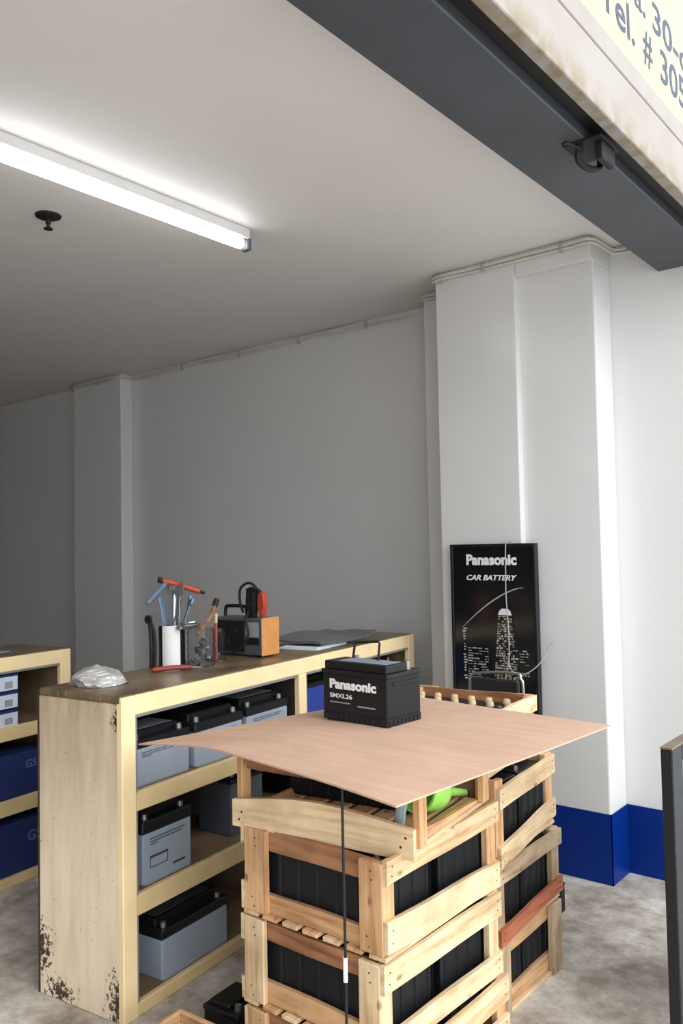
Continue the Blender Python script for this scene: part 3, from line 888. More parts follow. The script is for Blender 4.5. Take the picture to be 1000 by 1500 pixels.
# papers and grey plastic folder
t = thing('paper_stack', 'loose white papers under the grey plastic cover on counter', 'paper', on1(-0.19, 1.36, ZT), CT + 0.06)
for k in range(4):
    box('sheet', -0.10 + k * 0.008, 0.115 - k * 0.005, -0.14 + k * 0.01, 0.14 + k * 0.012, k * 0.003, k * 0.003 + 0.0028, 'paper', t, 0)
bm = bmesh.new()
nx, ny = 10, 14
grid = [[None] * (ny + 1) for _ in range(nx + 1)]
for i in range(nx + 1):
    for j in range(ny + 1):
        u = i / nx; w = j / ny
        x = -0.15 + 0.29 * u; y = -0.24 + 0.50 * w
        z = 0.016 + 0.012 * math.sin(3.1 * w) + 0.010 * math.sin(2.6 * u + 4 * w) + (0.018 * max(0, w - 0.82) / 0.18 if w > 0.82 else 0) + 0.004 * math.sin(9 * u + 3 * w)
        grid[i][j] = (x, y, max(z, 0.014))
top = [[bm.verts.new(p) for p in row] for row in grid]
bot = [[bm.verts.new((p[0], p[1], p[2] - 0.012)) for p in row] for row in grid]
for i in range(nx):
    for j in range(ny):
        bm.faces.new([top[i][j], top[i + 1][j], top[i + 1][j + 1], top[i][j + 1]])
        bm.faces.new([bot[i][j], bot[i][j + 1], bot[i + 1][j + 1], bot[i + 1][j]])
for i in range(nx):
    bm.faces.new([top[i][0], bot[i][0], bot[i + 1][0], top[i + 1][0]]); bm.faces.new([top[i][ny], top[i + 1][ny], bot[i + 1][ny], bot[i][ny]])
for j in range(ny):
    bm.faces.new([top[0][j], top[0][j + 1], bot[0][j + 1], bot[0][j]]); bm.faces.new([top[nx][j], bot[nx][j], bot[nx][j + 1], top[nx][j + 1]])
bmesh.ops.recalc_face_normals(bm, faces=bm.faces[:])
fo = obj('plastic_cover', bm, 'grey_folder', None, True)
fo.location = on1(-0.205, 1.50, ZT + 0.0105); fo.rotation_euler = (0, 0, CT)
tag(fo, 'dark grey floppy plastic cover lying on papers beside the charger', 'cover')

# ================================================================== wooden battery crates
def crate(label, loc, rz, W, D, H, front, side, mats, extra=None):
    """origin at the centre of the base. W along x, D along y.
    front: list of (z0,z1) rails on -y/+y ; side: list of (z0,z1,kind) slats on +x/-x."""
    t = thing('battery_crate', label, 'crate', loc, rz, 'wooden battery crates')
    return t

def slat_box(parent, x0, x1, y0, y1, z0, z1, mat, tilt=0.0, axis='y', bev=0.002, wav=0.0, seed=0):
    """one board; tilt rises towards + along its length; wav makes the long edges waney"""
    bm = bmesh.new()
    n = 8
    rnd = random.Random(seed)
    ph = rnd.uniform(0, 6.28)
    along = (y0, y1) if axis == 'y' else (x0, x1)
    sec = []
    for i in range(n + 1):
        a = along[0] + (along[1] - along[0]) * i / n
        u = i / n
        zt = z1 + tilt * (u - .5) + wav * math.sin(u * 3.1) + 0.0015 * math.sin(u * 9 + ph)
        zb = z0 + tilt * (u - .5) + 0.0015 * math.sin(u * 7 + ph + 1)
        if axis == 'y':
            sec.append([bm.verts.new(p) for p in ((x0, a, zb), (x1, a, zb), (x1, a, zt), (x0, a, zt))])
        else:
            sec.append([bm.verts.new(p) for p in ((a, y0, zb), (a, y1, zb), (a, y1, zt), (a, y0, zt))])
    fs = []
    for A, B in zip(sec, sec[1:]):
        for k in range(4):
            fs.append(bm.faces.new([A[k], A[(k + 1) % 4], B[(k + 1) % 4], B[k]]))
    fs.append(bm.faces.new(sec[0])); fs.append(bm.faces.new(list(reversed(sec[-1]))))
    bmesh.ops.recalc_face_normals(bm, faces=fs)
    return obj('slat', bm, mat, parent)

def build_crate(label, loc, rz, W, D, H, side=((0.012, 0.078), (0.172, 0.238)), rail=((0.012, 0.07), (0.185, 0.238)), post_w=0.075,
                post_out=True, sm=('pine', 'pine'), rm='warm', pm='warm', floor_n=7, slat_th=0.014, side_tilt=(0, 0), seed=1, front_board=None, side_in=False, post_top=None, post_bottom=None):
    t = thing('battery_crate', label, 'crate', loc, rz, 'wooden battery crates')
    rnd = random.Random(seed)
    hw, hd = W / 2, D / 2
    # floor slats run front to back: their sawn ends show under the rails
    g = W / floor_n
    for k in range(floor_n):
        x0 = -hw + k * g + 0.006 + rnd.uniform(0, .006)
        box('floor_slat', x0, x0 + g * 0.74, -hd + 0.002, hd - 0.002, 0.0, 0.0125, ('warm' if k % 2 else 'pine') + '_y', t, 0.002)
    # corner posts: outside the rails on the front and back
    pt = post_top if post_top else H - 0.004
    for sx in (-1, 1):
        for sy in (-1, 1):
            w = post_w + rnd.uniform(-0.008, 0.006)
            if side_in:
                xa, xb = (hw - 0.022, hw) if sx > 0 else (-hw, -hw + 0.022)
                ya, yb = (-hd, -hd + post_w) if sy < 0 else (hd - post_w, hd)
                bm = bmesh.new(); bm_box(bm, xa, xb, ya, yb, 0.0135 if post_bottom is None else post_bottom, pt, 0.003)
                obj('post', bm, pm + '_z', t)
                continue
            xa, xb = (hw - slat_th - w, hw - slat_th) if sx > 0 else (-hw + slat_th, -hw + slat_th + w)
            ya, yb = (-hd, -hd + 0.018) if sy < 0 else (hd - 0.018, hd)
            bm = bmesh.new(); bm_box(bm, xa, xb, ya, yb, 0.013, pt, 0.003)
            # inner block the slats are nailed to
            xi = (xb - 0.022, xb) if sx > 0 else (xa, xa + 0.022)
            yi = (yb, yb + 0.035) if sy < 0 else (ya - 0.035, ya)
            bm_box(bm, xi[0], xi[1], yi[0], yi[1], 0.014, pt - 0.002, 0.002)
            obj('post', bm, pm + '_z', t)
    # rails across front and back, behind the posts
    for sy in (-1, 1):
        for k, (a, b) in enumerate(rail):
            ya, yb = (-hd + 0.0185, -hd + 0.0325) if sy < 0 else (hd - 0.0325, hd - 0.0185)
            if side_in:
                ya, yb = (-hd, -hd + 0.014) if sy < 0 else (hd - 0.014, hd)
            slat_box(t, -hw + slat_th + (0.024 if side_in else 0.002), hw - slat_th - 0.024, ya, yb, a, b, (rm if k == 0 else 'brown' if rm == 'warm' else rm) + '_x', rnd.uniform(-.006, .006), 'x', seed=seed * 10 + k)
    # slats on the two sides, outermost
    for sx in (-1, 1):
        for k, (a, b) in enumerate(side):
            xa, xb = (hw - slat_th + 0.0005, hw) if sx > 0 else (-hw, -hw + slat_th - 0.0005)
            if side_in:
                xa, xb = (hw - 0.0365, hw - 0.0225) if sx > 0 else (-hw + 0.0225, -hw + 0.0365)
            tl = side_tilt[k] if sx > 0 else 0.0
            slat_box(t, xa, xb, -hd + 0.002, hd - 0.002, a, b, sm[k % len(sm)] + '_y', tl, 'y', seed=seed * 10 + 5 + k)
    # nails in the slats towards the street and the posts
    bm = bmesh.new()
    for k, (a, b) in enumerate(side):
        for ye in (-hd + 0.025, hd - 0.025):
            for f in (0.3, 0.7):
                tz = (side_tilt[k]) * (0.45 if ye > 0 else -0.45)
                z = a + (b - a) * f + tz
                bm_lathe(bm, [(0, 0), (0.0026, 0), (0.0021, 0.0012), (0, 0.0015)], 6, ((hw - 0.0227 if side_in else hw - 0.0002), ye + 0.006 * (f - .5), z), Matrix.Rotation(math.pi / 2, 3, 'Y'))
    for sx in (-1, 1):
        for z in (0.03, 0.055, H - 0.05, H - 0.028):
            x = sx * (hw - slat_th - post_w * 0.5)
            if not front_board or z < 0.05:
                bm_lathe(bm, [(0, 0), (0.0026, 0), (0.0021, 0.0012), (0, 0.0015)], 6, (x + 0.01 * math.sin(z * 200), -hd + 0.0002, z), Matrix.Rotation(math.pi / 2, 3, 'X'))
    obj('nails', bm, 'dark_steel', t)['kind'] = 'stuff'
    if front_board:
        a, b, wv = front_board
        slat_box(t, -hw - 0.004, hw - 0.012, -hd - 0.0165, -hd - 0.0005, a, b, 'pine_x', 0.0, 'x', wav=wv, seed=seed)
        bmn = bmesh.new()
        for x, z in ((-hw + .02, a + .02), (-hw + .03, a + .042), (hw - .05, a + .03), (hw - .035, a + .055)):
            bm_lathe(bmn, [(0, 0), (0.004, 0), (0.003, 0.0012), (0, 0.0015)], 6, (x, -hd - 0.0163, z), Matrix.Rotation(math.pi / 2, 3, 'X'))
        obj('nails', bmn, 'dark_steel', t)['kind'] = 'stuff'
    return t

def truck_battery(label, loc, rz, L=0.44, D=0.19, H=0.19, caps=None, case='black_case', group='black batteries packed in the crates'):
    """long black battery, six cells marked by upright ribs; long side along x"""
    t = thing('truck_battery', label, 'battery', loc, rz, group)
    bm = bmesh.new()
    bm_box(bm, -L / 2, L / 2, -D / 2, D / 2, 0.0, H - 0.012, 0.006)
    for k in range(7):
        x = -L / 2 + 0.004 + (L - 0.008) * k / 6
        for s in (-1, 1):
            y = s * D / 2
            bm_prism(bm, [(x - 0.007, y), (x - 0.004, y + s * 0.006), (x + 0.004, y + s * 0.006), (x + 0.007, y)], 0.01, H - 0.02)
    for k in range(4):
        y = -D / 2 + 0.02 + (D - 0.04) * k / 3
        for s in (-1, 1):
            x = s * L / 2
            bm_prism(bm, [(x, y - 0.006), (x + s * 0.005, y - 0.003), (x + s * 0.005, y + 0.003), (x, y + 0.006)], 0.01, H - 0.02)
    obj('case', bm, case, t)
    bm = bmesh.new(); bm_box(bm, -L / 2 + 0.002, L / 2 - 0.002, -D / 2 + 0.002, D / 2 - 0.002, H - 0.012, H, 0.003)
    lid = obj('lid', bm, 'black_plastic', t)
    for s in (-1, 1):
        terminal(lid, s * (L / 2 - 0.03), -D / 2 + 0.03, H - 0.001, 0.009, 0.014)
    if caps:
        for k in range(6):
            rows_ = ((0.0, caps[1] + caps[2] * (1 if k % 2 else -1)),) if len(caps) == 3 else (((0.0, caps[1]),) if len(caps) == 2 else ((-0.017, caps[1] + caps[2]), (0.017, caps[1] - caps[2])))
            for dx, yy in rows_:
                bm = bmesh.new(); bm_lathe(bm, [(0, 0), (0.0145, 0), (0.0135, 0.014), (0.010, 0.018), (0, 0.018)], 14, (-L / 2 + L * (k + 0.5) / 6 + dx, yy, H - 0.001))
                obj('vent_cap', bm, caps[0], lid, True)
    return t

def copy_tree(o, label, loc, rz):
    c = o.copy(); COL.objects.link(c); c.location = loc; c.rotation_euler = (0, 0, rz); c['label'] = label
    for ch in o.children:
        d = ch.copy(); COL.objects.link(d); d.parent = c
        for g in ch.children:
            e = g.copy(); COL.objects.link(e); e.parent = d
    return c

# --- front stack: four crates. x -1.785..-1.265, y 1.695..2.29
AX, AY, AW, AD = -1.525, 1.993, 0.52, 0.595
AZ = [0.0, 0.195, 0.448, 0.700]
crate_labels_a = ['lowest crate of the front stack, mostly hidden at floor level', 'pine crate second from the floor in the front stack', 'pine crate third from the floor in the front stack', 'open topmost crate of the front stack with green funnel inside']
ca0 = build_crate(crate_labels_a[0], (AX + .01, AY + .01, AZ[0]), 0.0, AW, AD + .02, 0.193, side=((0.012, 0.07), (0.112, 0.186)), rail=((0.012, 0.06), (0.135, 0.186)), seed=2)
ca1 = build_crate(crate_labels_a[1], (AX, AY, AZ[1]), math.radians(-0.8), AW, AD, 0.25, side=((0.010, 0.070), (0.176, 0.246)), rail=((0.016, 0.075), (0.19, 0.240)), seed=3, side_tilt=(-0.008, -0.004), pm='pine')
ca2 = build_crate(crate_labels_a[2], (AX, AY + 0.003, AZ[2]), math.radians(0.6), AW, AD, 0.25, side=((0.012, 0.090), (0.196, 0.256)), rail=((0.014, 0.066), (0.188, 0.246)), seed=4, side_tilt=(-0.022, 0.004), post_w=0.082)
# top crate sits askew
cart = math.radians(7.5)
ca3 = build_crate(crate_labels_a[3], (-1.545, 1.985, AZ[3] + 0.004), cart, 0.60, 0.47, 0.236, side=((-0.008, 0.032),), side_tilt=(-0.028,), rail=((0.0, 0.012), (0.150, 0.188)), seed=5, post_w=0.042, front_board=(-0.014, 0.062, 0.028), pm='warm', sm=('warm',), rm='brown', side_in=True)

# --- rear stack: x -1.82..-1.30, y 2.325..2.80
BX, BY, BW, BD = -1.555, 2.562, 0.51, 0.455
BZ = [0.0, 0.244, 0.494, 0.752]
cb1 = build_crate('battered bottom crate of the rear stack standing on the floor', (BX, BY, BZ[0]), 0.0, BW, BD, 0.243, side=((0.012, 0.066), (0.182, 0.232)), rail=((0.014, 0.07), (0.18, 0.23)), seed=6, sm=('warm', 'warm'), pm='grey', rm='grey', side_in=True, side_tilt=(0.012, 0.01), post_bottom=0.0)
cb2 = build_crate('crate with a red stained slat, second from the floor in the rear stack', (BX, BY + .005, BZ[1]), 0.0, BW + 0.01, BD, 0.249, side=((0.010, 0.058), (0.186, 0.240)), rail=((0.014, 0.07), (0.18, 0.236)), seed=7, sm=('redw', 'grey'), pm='grey', rm='grey', side_tilt=(0.036, 0.006))
cb3 = build_crate('pale crate with tilted slats, third from the floor in the rear stack', (BX - .008, BY + .002, BZ[2]), math.radians(3), BW + 0.005, BD, 0.256, side=((0.004, 0.068), (0.172, 0.236)), rail=((0.014, 0.07), (0.18, 0.25)), seed=8, sm=('pine', 'pine'), pm='warm', rm='grey', side_tilt=(0.05, 0.018))
cb4 = build_crate('topmost crate of the rear stack showing rows of battery caps', (-1.613, 2.566, BZ[3]), math.radians(6), 0.49, 0.49, 0.190, side=((-0.004, 0.040), (0.130, 0.186)), rail=((0.014, 0.06), (0.130, 0.186)), seed=9, sm=('pine', 'pine'), pm='warm', rm='brown', side_tilt=(0.012, 0.0))

# batteries inside: two per crate, one behind the other
proto = None
rows = []
for nm, (cx, cy), zs, dd in (('front', (AX, AY), [(AZ[0], 'lowest'), (AZ[1], 'second'), (AZ[2], 'third')], 0.14), ('rear', (BX, BY), [(BZ[0], 'bottom'), (BZ[1], 'second'), (BZ[2], 'third')], 0.101)):
    for z, w in zs:
        for s, pos in ((-1, 'nearer'), (1, 'farther')):
            rows.append((f'{pos} black ribbed battery inside the {w} crate of the {nm} stack', (cx, cy + s * dd, z + 0.0128)))
for k, (lab, loc) in enumerate(rows):
    h = 0.175 if abs(loc[2] - 0.0128) < 0.01 and loc[1] < 2.2 else 0.19
    if proto is None:
        proto = truck_battery(lab, loc, 0.0, 0.43, 0.19, 0.168)
        o_front = proto
    elif k == 2:
        p2 = truck_battery(lab, loc, 0.0, 0.43, 0.23, 0.215)
    else:
        src = proto if k < 2 else (p2 if loc[1] < 2.25 else None)
        if src is None:
            if 'p3' not in globals():
                p3 = truck_battery(lab, loc, 0.0, 0.43, 0.185, 0.212)
                continue
            src = p3
        copy_tree(src, lab, loc, 0.0)
# open top crate of the rear stack
truck_battery('nearer black battery with tan caps in the topmost rear crate', (-1.604, 2.480, BZ[3] + 0.0128), math.radians(6), 0.42, 0.17, 0.145, ('tan_cap', 0.03, 0.03), group='black batteries with tan caps')
truck_battery('farther black battery with tan caps in the topmost rear crate', (-1.624, 2.668, BZ[3] + 0.0128), math.radians(6), 0.42, 0.17, 0.145, ('tan_cap', 0.030, 0.034, True), group='black batteries with tan caps')
# open top crate of the front stack: a couple of dark batteries, the funnel and a rag
R3 = Matrix.Translation((-1.545, 1.985, AZ[3] + 0.004)) @ Matrix.Rotation(cart, 4, 'Z')
truck_battery('dark battery lying at the back left inside the open front crate', R3 @ Vector((-0.07, 0.09, 0.0128)), cart, 0.40, 0.17, 0.15)

fn = thing('funnel', 'bright green plastic funnel lying on its side in the open crate', 'funnel', R3 @ Vector((0.185, 0.005, 0.088)), cart)
fr = Euler((math.radians(-105), 0, math.radians(-9))).to_matrix()
bm = bmesh.new()
prof = [(0.062, -0.02), (0.062, 0.05), (0.052, 0.082), (0.030, 0.118), (0.017, 0.135), (0.014, 0.15)]
inn = [(r - 0.003, z) for r, z in reversed(prof)]
bm_lathe(bm, prof + inn + [prof[0]], 26, (0, 0, 0), fr)
obj('bowl', bm, 'green_plastic', fn, True)
bm = bmesh.new(); bm_lathe(bm, [(0.0145, 0.146), (0.010, 0.24), (0.007, 0.24), (0.011, 0.146), (0.0145, 0.146)], 18, (0, 0, 0), fr)
obj('spout', bm, 'green_plastic', fn, True)
bm = bmesh.new(); bm_lathe(bm, [(0.066, -0.024), (0.066, -0.014), (0.059, -0.014), (0.059, -0.024), (0.066, -0.024)], 26, (0, 0, 0), fr)
obj('rim', bm, 'green_plastic', fn, True)
# pale rag roll hanging over the inside of the front board
bm = bmesh.new()
bm_tube(bm, smooth_path([(0, 0, 0.0), (0.004, -0.002, 0.04), (0.012, 0.0, 0.09), (0.02, 0.01, 0.125)], 5), [0.012, .013, .014, .014, .014, .015, .015, .015, .015, .015, .015, .015, .014, .013, .012, .01], 9)
rg = obj('rag', bm, 'cloth_blue', None, True)
rg.location = R3 @ Vector((0.205, -0.172, 0.0128))
tag(rg, 'pale blue rolled rag standing inside the open crate by its corner post', 'rag')

# --- plywood sheet on top of the two stacks
PZ = 0.9445
Lc, Fc, Rc, Bc = Vector((-2.135, 1.605, PZ - 0.045)), Vector((-1.055, 1.462, PZ)), Vector((-0.968, 2.452, PZ)), Vector((-1.72, 2.53, PZ))
bm = bmesh.new()
N = 16
topv = []; botv = []
for i in range(N + 1):
    for j in range(N + 1):
        u, v = i / N, j / N
        p = Lc.lerp(Fc, u).lerp(Bc.lerp(Rc, u), v)
        p.z = PZ
        r = math.hypot(u * 1.08, v * 0.95)
        droop = -0.045 * max(0.0, 1 - u / 0.36) ** 1.3 * max(0.0, 1 - v / 0.75)
        wave = 0.002 * math.sin(u * 5) * math.sin(v * 4)
        edge = -0.004 * (max(0, u - 0.75) / 0.25) ** 2 * (1 - v)
        # crisp edges bow in a little between corners
        p.z += droop + max(0.0, wave) + edge
        if v == 0:
            p.y += 0.018 * math.sin(u * math.pi)
        topv.append(bm.verts.new(p)); 
for i in range(N + 1):
    for j in range(N + 1):
        p = topv[i * (N + 1) + j].co.copy(); p.z -= 0.0045
        botv.append(bm.verts.new(p))
ix = lambda i, j: i * (N + 1) + j
for i in range(N):
    for j in range(N):
        bm.faces.new([topv[ix(i, j)], topv[ix(i + 1, j)], topv[ix(i + 1, j + 1)], topv[ix(i, j + 1)]])
        bm.faces.new([botv[ix(i, j)], botv[ix(i, j + 1)], botv[ix(i + 1, j + 1)], botv[ix(i + 1, j)]])
for k in range(N):
    for a, b in ((ix(k, 0), ix(k + 1, 0)), (ix(k + 1, N), ix(k, N)), (ix(0, k + 1), ix(0, k)), (ix(N, k), ix(N, k + 1))):
        bm.faces.new([topv[a], botv[a], botv[b], topv[b]])
bmesh.ops.recalc_face_normals(bm, faces=bm.faces[:])
o = obj('plywood_sheet', bm, 'ply', None, False)
tag(o, 'thin warped tan plywood sheet laid over the crate stacks', 'board')

# --- the battery on the board
BZ0 = PZ + 0.0015
bt = thing('car_battery', 'black car battery with carry handle and white lettering alone on the plywood sheet', 'battery', (-1.622, 2.128, BZ0), math.radians(-2))
W, D, H = 0.262, 0.172, 0.158
bm = bmesh.new()
bm_box(bm, -W / 2, W / 2, -D / 2, D / 2, 0.022, H - 0.010, 0.005, None, 2)
bm_box(bm, -W / 2 - 0.001, W / 2 + 0.001, -D / 2 - 0.001, D / 2 + 0.001, 0.0, 0.024, 0.003)
for k in range(12):
    xx = -W / 2 + 0.008 + k * (W - 0.03) / 11
    bm_box(bm, xx, xx + 0.011, -D / 2 - 0.004, -D / 2, 0.003, 0.019, 0.0015)
for k in range(8):
    yy = -D / 2 + 0.008 + k * (D - 0.03) / 7
    bm_box(bm, W / 2, W / 2 + 0.004, yy, yy + 0.011, 0.003, 0.019, 0.0015)
obj('case', bm, 'black_case', bt)
bm = bmesh.new()
bm_box(bm, -W / 2 - 0.004, W / 2 + 0.004, -D / 2 - 0.004, D / 2 + 0.004, H - 0.012, H + 0.002, 0.003, None, 2)
lid = obj('lid', bm, 'black_plastic', bt)
bm = bmesh.new()
bm_box(bm, -W / 2 + 0.004, W / 2 - 0.004, -D / 2 + 0.004, D / 2 - 0.062, H + 0.0015, H + 0.028, 0.004, None, 2)
bm_box(bm, -W / 2 + 0.03, W / 2 - 0.03, D / 2 - 0.064, D / 2 - 0.012, H + 0.0015, H + 0.016, 0.003)
obj('cell_cover', bm, 'black_plastic', bt)
box('warning_label', -W / 2 + 0.05, W / 2 - 0.02, -D / 2 + 0.02, D / 2 - 0.072, H + 0.028, H + 0.0288, 'label_grey', bt, 0)
box('side_ledge', W / 2, W / 2 + 0.004, -D / 2 + 0.03, D / 2 - 0.012, H - 0.036, H - 0.026, 'black_plastic', bt, 0.001)
for s in (-1, 1):
    terminal(lid, s * (W / 2 - 0.026), D / 2 - 0.034, H + 0.001, 0.010, 0.028)
bm = bmesh.new()
hz = H + 0.028
bm_tube(bm, [(-0.075, 0.0, hz - 0.002), (-0.069, 0.004, hz + 0.045), (-0.066, 0.005, hz + 0.051), (0.030, 0.005, hz + 0.060), (0.034, 0.004, hz + 0.054), (0.030, 0.0, hz - 0.002)], 0.0042, 8)
obj('handle', bm, 'dark_steel', bt, True)
yf = -D / 2 - 0.0005
text('lettering', 'Panasonic', 0.0275, 'white_print', bt, face_negY(-W / 2 + 0.030, yf, 0.102), 0.045, width=0.190)
text('lettering', 'SMXL26', 0.0135, 'white_print', bt, face_negY(-W / 2 + 0.030, yf, 0.072), 0.008, width=0.093)
bm = bmesh.new()
bm_box(bm, -W / 2 + 0.030, -W / 2 + 0.115, yf - 0.0004, yf, 0.056, 0.0595)
bm_box(bm, -W / 2 + 0.145, -W / 2 + 0.215, yf - 0.0004, yf, 0.0505, 0.0550)
obj('small_print', bm, 'grey_print', bt)

# --- thin dark cord hanging from the board down the front of the crates
cd = thing('hanging_cord', 'thin dark cord with white tape hanging in front of the crates', 'cord', (-1.235, 1.50, 0.0))
bm = bmesh.new()
bm_tube(bm, smooth_path([(0, 0, 0.941), (0.0, 0, 0.8), (0.001, 0.0, 0.5), (0, 0.0, 0.2), (-0.002, 0.02, 0.0042), (-0.03, 0.06, 0.0042)], 5), 0.0034, 8)
obj('cord', bm, 'black_rubber', cd, True)
bm = bmesh.new(); bm_tube(bm, [(0, 0, 0.50), (0, 0, 0.555)], 0.0055, 8)
obj('tape', bm, 'white_cap', cd, True)

# ================================================================== advertising panel on the column
ds = thing('advertising_panel', 'black framed car battery advertising panel mounted on white column', 'sign', (-1.935, 3.528, 0.70))
PW, PH, PD = 0.452, 0.795, 0.035
hw = PW / 2
box('panel', -hw + 0.012, hw - 0.012, -PD + 0.006, -0.0005, 0.012, PH - 0.012, 'black_gloss', ds, 0)
for nm, (a, b, c, d) in (('l', (-hw, -hw + 0.014, 0, PH)), ('r', (hw - 0.014, hw, 0, PH)), ('t', (-hw + 0.014, hw - 0.014, PH - 0.014, PH)), ('b', (-hw + 0.014, hw - 0.014, 0, 0.014))):
    box('frame_bar', a, b, -PD, -0.0005, c, d, 'black_plastic', ds, 0.002)
yp = -PD + 0.0055
text('lettering', 'Panasonic', 0.047, 'white_print', ds, face_negY(-hw + 0.088, yp, PH - 0.098), 0.045, width=0.268)
text('lettering', 'CAR BATTERY', 0.024, 'white_print', ds, face_negY(-hw + 0.088, yp, PH - 0.172), 0.03, shear=0.3, width=0.268)
# printed night skyline: pale arc, tower with lit storeys, low blocks
bm = bmesh.new()
arc = []
for k in range(15):
    u = k / 14
    arc.append((-hw + 0.06 + 0.325 * u, yp - 0.0004, PH - 0.40 + 0.195 * (1 - (1 - u) ** 1.55)))
for k, (p, q) in enumerate(zip(arc, arc[1:])):
    th = 0.0045 * (0.5 + math.sin(math.pi * (k + .5) / 14))
    vs = [bm.verts.new(c) for c in ((p[0], p[1], p[2] - th / 2), (q[0], q[1], q[2] - th / 2), (q[0], q[1], q[2] + th / 2), (p[0], p[1], p[2] + th / 2))]
    bm.faces.new(vs)
obj('arc_print', bm, 'arc_print', ds)
bm = bmesh.new()
rr = random.Random(4)
cx = 0.062
bm_prism(bm, [(cx - 0.036, PH - 0.335), (cx + 0.036, PH - 0.335), (cx + 0.028, PH - 0.315), (cx + 0.015, PH - 0.305), (cx - 0.015, PH - 0.305), (cx - 0.028, PH - 0.315)], yp - 0.0005, yp + 0.0002, 'y')
obj('dome_print', bm, 'white_print', ds)
bm = bmesh.new()
for k in range(26):
    z = PH - 0.345 - k * 0.0115
    wdt = 0.034 + 0.0011 * k
    x = cx - wdt
    while x < cx + wdt:
        w = rr.uniform(0.004, 0.016)
        if rr.random() < 0.8:
            bm_box(bm, x, min(x + w, cx + wdt), yp - 0.0004, yp, z, z + rr.uniform(0.003, 0.009))
        x += w + rr.uniform(0.002, 0.008)
for k in range(12):
    z = PH - 0.50 - k * 0.0125
    for (xa, xb) in ((-0.14, -0.03), (0.10, 0.18)):
        x = xa
        while x < xb:
            w = rr.uniform(0.006, 0.03)
            if rr.random() < 0.72 - (0.12 if xa > 0 else 0):
                bm_box(bm, x, min(x + w, xb), yp - 0.0004, yp, z, z + rr.uniform(0.0025, 0.0075))
            x += w + rr.uniform(0.002, 0.010)
for k in range(20):
    z = PH - 0.41 - k * 0.0125
    if rr.random() < 0.75:
        bm_box(bm, -hw + 0.058 + rr.uniform(0, .008), -hw + 0.07 + rr.uniform(0, .014), yp - 0.0004, yp, z, z + 0.007)
obj('skyline_print', bm, 'city_light', ds)['kind'] = 'stuff'

# power cord hanging down over the panel
pc = thing('power_cord', 'thin pale cord hanging from the top over the advertising panel', 'cord', (-1.85, 3.48, 0.70))
bm = bmesh.new()
bm_tube(bm, smooth_path([(0.012, 0.04, 0.812), (0.006, 0.005, 0.805), (0.0, 0.0, 0.78), (-0.003, 0.0, 0.66), (-0.004, 0.0, 0.55), (0.006, -0.005, 0.42), (0.010, -0.01, 0.30), (0.006, -0.015, 0.235)], 5), 0.0027, 7)
obj('cord', bm, 'cord_white', pc, True)
bm = bmesh.new()
bm_tube(bm, smooth_path([(0.006, -0.015, 0.235), (0.035, -0.02, 0.205), (0.08, -0.02, 0.195), (0.14, 0.0, 0.235), (0.18, 0.04, 0.30), (0.19, 0.080, 0.34)], 5), 0.0026, 7)
bm_tube(bm, smooth_path([(0.006, -0.015, 0.235), (-0.005, -0.02, 0.18), (-0.03, -0.02, 0.12), (-0.04, -0.02, 0.02)], 4), 0.0028, 7)
obj('cord', bm, 'cord_white', pc, True)

# small chrome chair tucked behind the rear crate stack
ch = thing('chair', 'small chrome tube chair with black backrest behind the rear crates', 'chair', (-1.738, 3.10, 0.0))
bm = bmesh.new()
bm_tube(bm, smooth_path([(-0.128, 0.06, 0.0), (-0.128, 0.055, 0.45), (-0.127, 0.05, 0.86), (-0.118, 0.05, 0.915), (-0.09, 0.05, 0.94), (0.09, 0.05, 0.955), (0.118, 0.05, 0.93), (0.127, 0.05, 0.87), (0.128, 0.055, 0.45), (0.128, 0.06, 0.0)], 6), 0.0065, 10)
obj('back_frame', bm, 'chrome', ch, True)
box('backrest', -0.112, 0.112, 0.035, 0.055, 0.78, 0.925, 'vinyl', ch, 0.006)
box('seat', -0.115, 0.09, 0.04, 0.22, 0.42, 0.46, 'vinyl', ch, 0.01)
for s in (-1, 1):
    bm = bmesh.new(); bm_tube(bm, [(s * 0.085, 0.20, 0.43), (s * 0.09, 0.21, 0.0)], 0.0095, 10)
    obj('leg', bm, 'chrome', ch, True)

# ================================================================== small things on the floor
# tray crate at the bottom edge
tr = thing('wooden_tray', 'shallow wooden tray with white capped battery on the floor before the counter', 'tray', (-1.785, 1.432, 0.0), math.radians(4))
TW, TD = 0.42, 0.48
box('tray_base', -TW / 2, TW / 2, -TD / 2, TD / 2, 0.0, 0.012, 'warm_x', tr, 0.002)
box('tray_side', -TW / 2, -TW / 2 + 0.016, -TD / 2, TD / 2, 0.0122, 0.118, 'warm_y', tr, 0.003)
box('tray_side', TW / 2 - 0.016, TW / 2, -TD / 2, TD / 2, 0.0122, 0.118, 'warm_y', tr, 0.003)
box('tray_end', -TW / 2 + 0.0165, TW / 2 - 0.0165, TD / 2 - 0.016, TD / 2, 0.0122, 0.118, 'warm_x', tr, 0.003)
box('tray_end', -TW / 2 + 0.0165, TW / 2 - 0.0165, -TD / 2, -TD / 2 + 0.016, 0.0122, 0.118, 'warm_x', tr, 0.003)
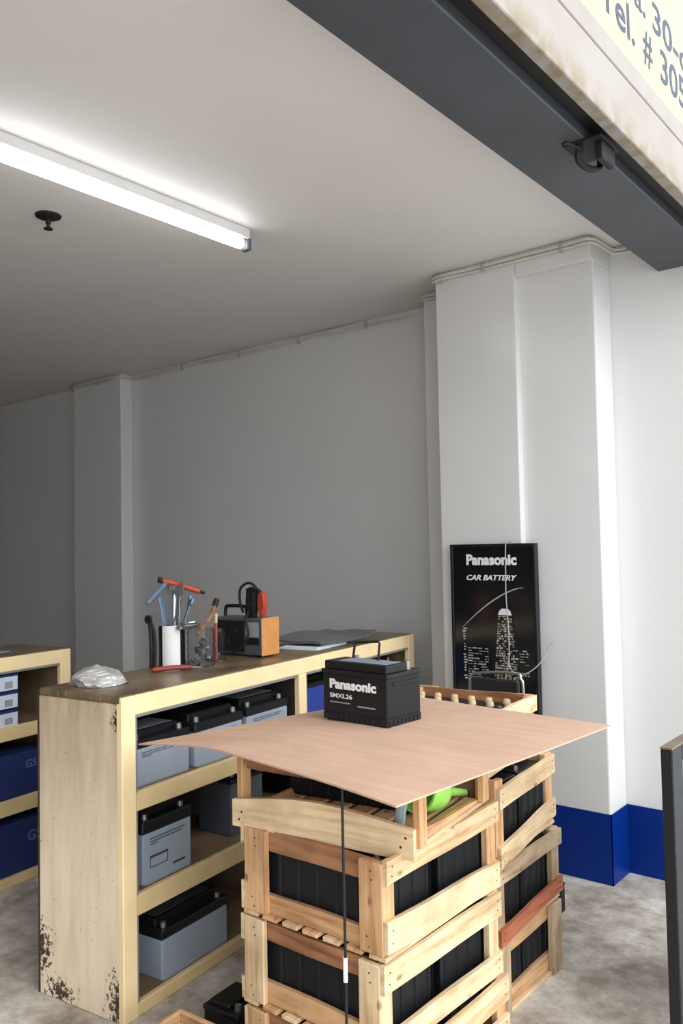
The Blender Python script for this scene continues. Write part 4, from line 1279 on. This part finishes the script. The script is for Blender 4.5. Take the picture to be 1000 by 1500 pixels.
for k, (yy, lab) in enumerate(((0.138, 'farther white capped battery'), (-0.07, 'nearer white capped battery'))):
    p = Matrix.Translation((-1.785, 1.432, 0.0)) @ Matrix.Rotation(math.radians(4), 4, 'Z') @ Vector((0, yy, 0.0125))
    truck_battery(lab + ' lying in the wooden floor tray', p, math.radians(4), 0.36, 0.16, 0.082, ('white_cap', 0.045), group='batteries in the floor tray')
fb = shelf_battery('car_battery', 'flat black battery on the floor between counter and front crates', (-1.955, 1.835, 0.0), math.radians(5), 0.15, 0.14, 0.07, 0.03, 'black_case', None, group=None, marks=False)
# grey metal foot block to the right of the rear crates
gb = thing('metal_block', 'small dark grey metal block on the floor behind the rear crate stack', 'block', (-1.475, 3.195, 0.0))
box('block_body', -0.038, -0.008, -0.02, 0.02, 0.0, 0.108, 'black_case', gb, 0.003)
box('block_cap', -0.040, -0.006, -0.022, 0.022, 0.108, 0.113, 'black_case', gb, 0.001)

# framed board standing at the right edge
fr_ = thing('sign_board', 'black framed poster board standing at the right edge of the opening', 'sign', (-0.81, 2.459, 0.0))
FL, FH, FT = 0.62, 0.893, 0.034
box('frame_post', -FT / 2, FT / 2, 0.0, 0.085, 0.0, FH - 0.0, 'black_plastic', fr_, 0.003)
box('frame_post', -FT / 2, FT / 2, FL - 0.085, FL, 0.0, FH, 'black_plastic', fr_, 0.003)
box('frame_bar', -FT / 2, FT / 2, 0.085, FL - 0.085, FH - 0.045, FH, 'black_plastic', fr_, 0.003)
box('frame_bar', -FT / 2, FT / 2, 0.085, FL - 0.085, 0.08, 0.14, 'black_plastic', fr_, 0.003)
box('top_strip', -FT / 2 - 0.001, FT / 2 + 0.001, -0.001, FL + 0.001, FH, FH + 0.006, 'counter_top', fr_, 0.001)
box('inner_trim', -0.004, FT / 2 + 0.001, 0.085, 0.112, 0.14, FH - 0.045, 'grey_metal', fr_, 0.001)
box('poster', -0.004, FT / 2 - 0.006, 0.112, FL - 0.085, 0.56, FH - 0.045, 'poster_white', fr_, 0)
box('poster_band', -0.004, FT / 2 - 0.006, 0.112, FL - 0.085, 0.36, 0.56, 'poster_blue', fr_, 0)
box('poster_foot', -0.004, FT / 2 - 0.006, 0.112, FL - 0.085, 0.14, 0.36, 'grey_metal', fr_, 0)
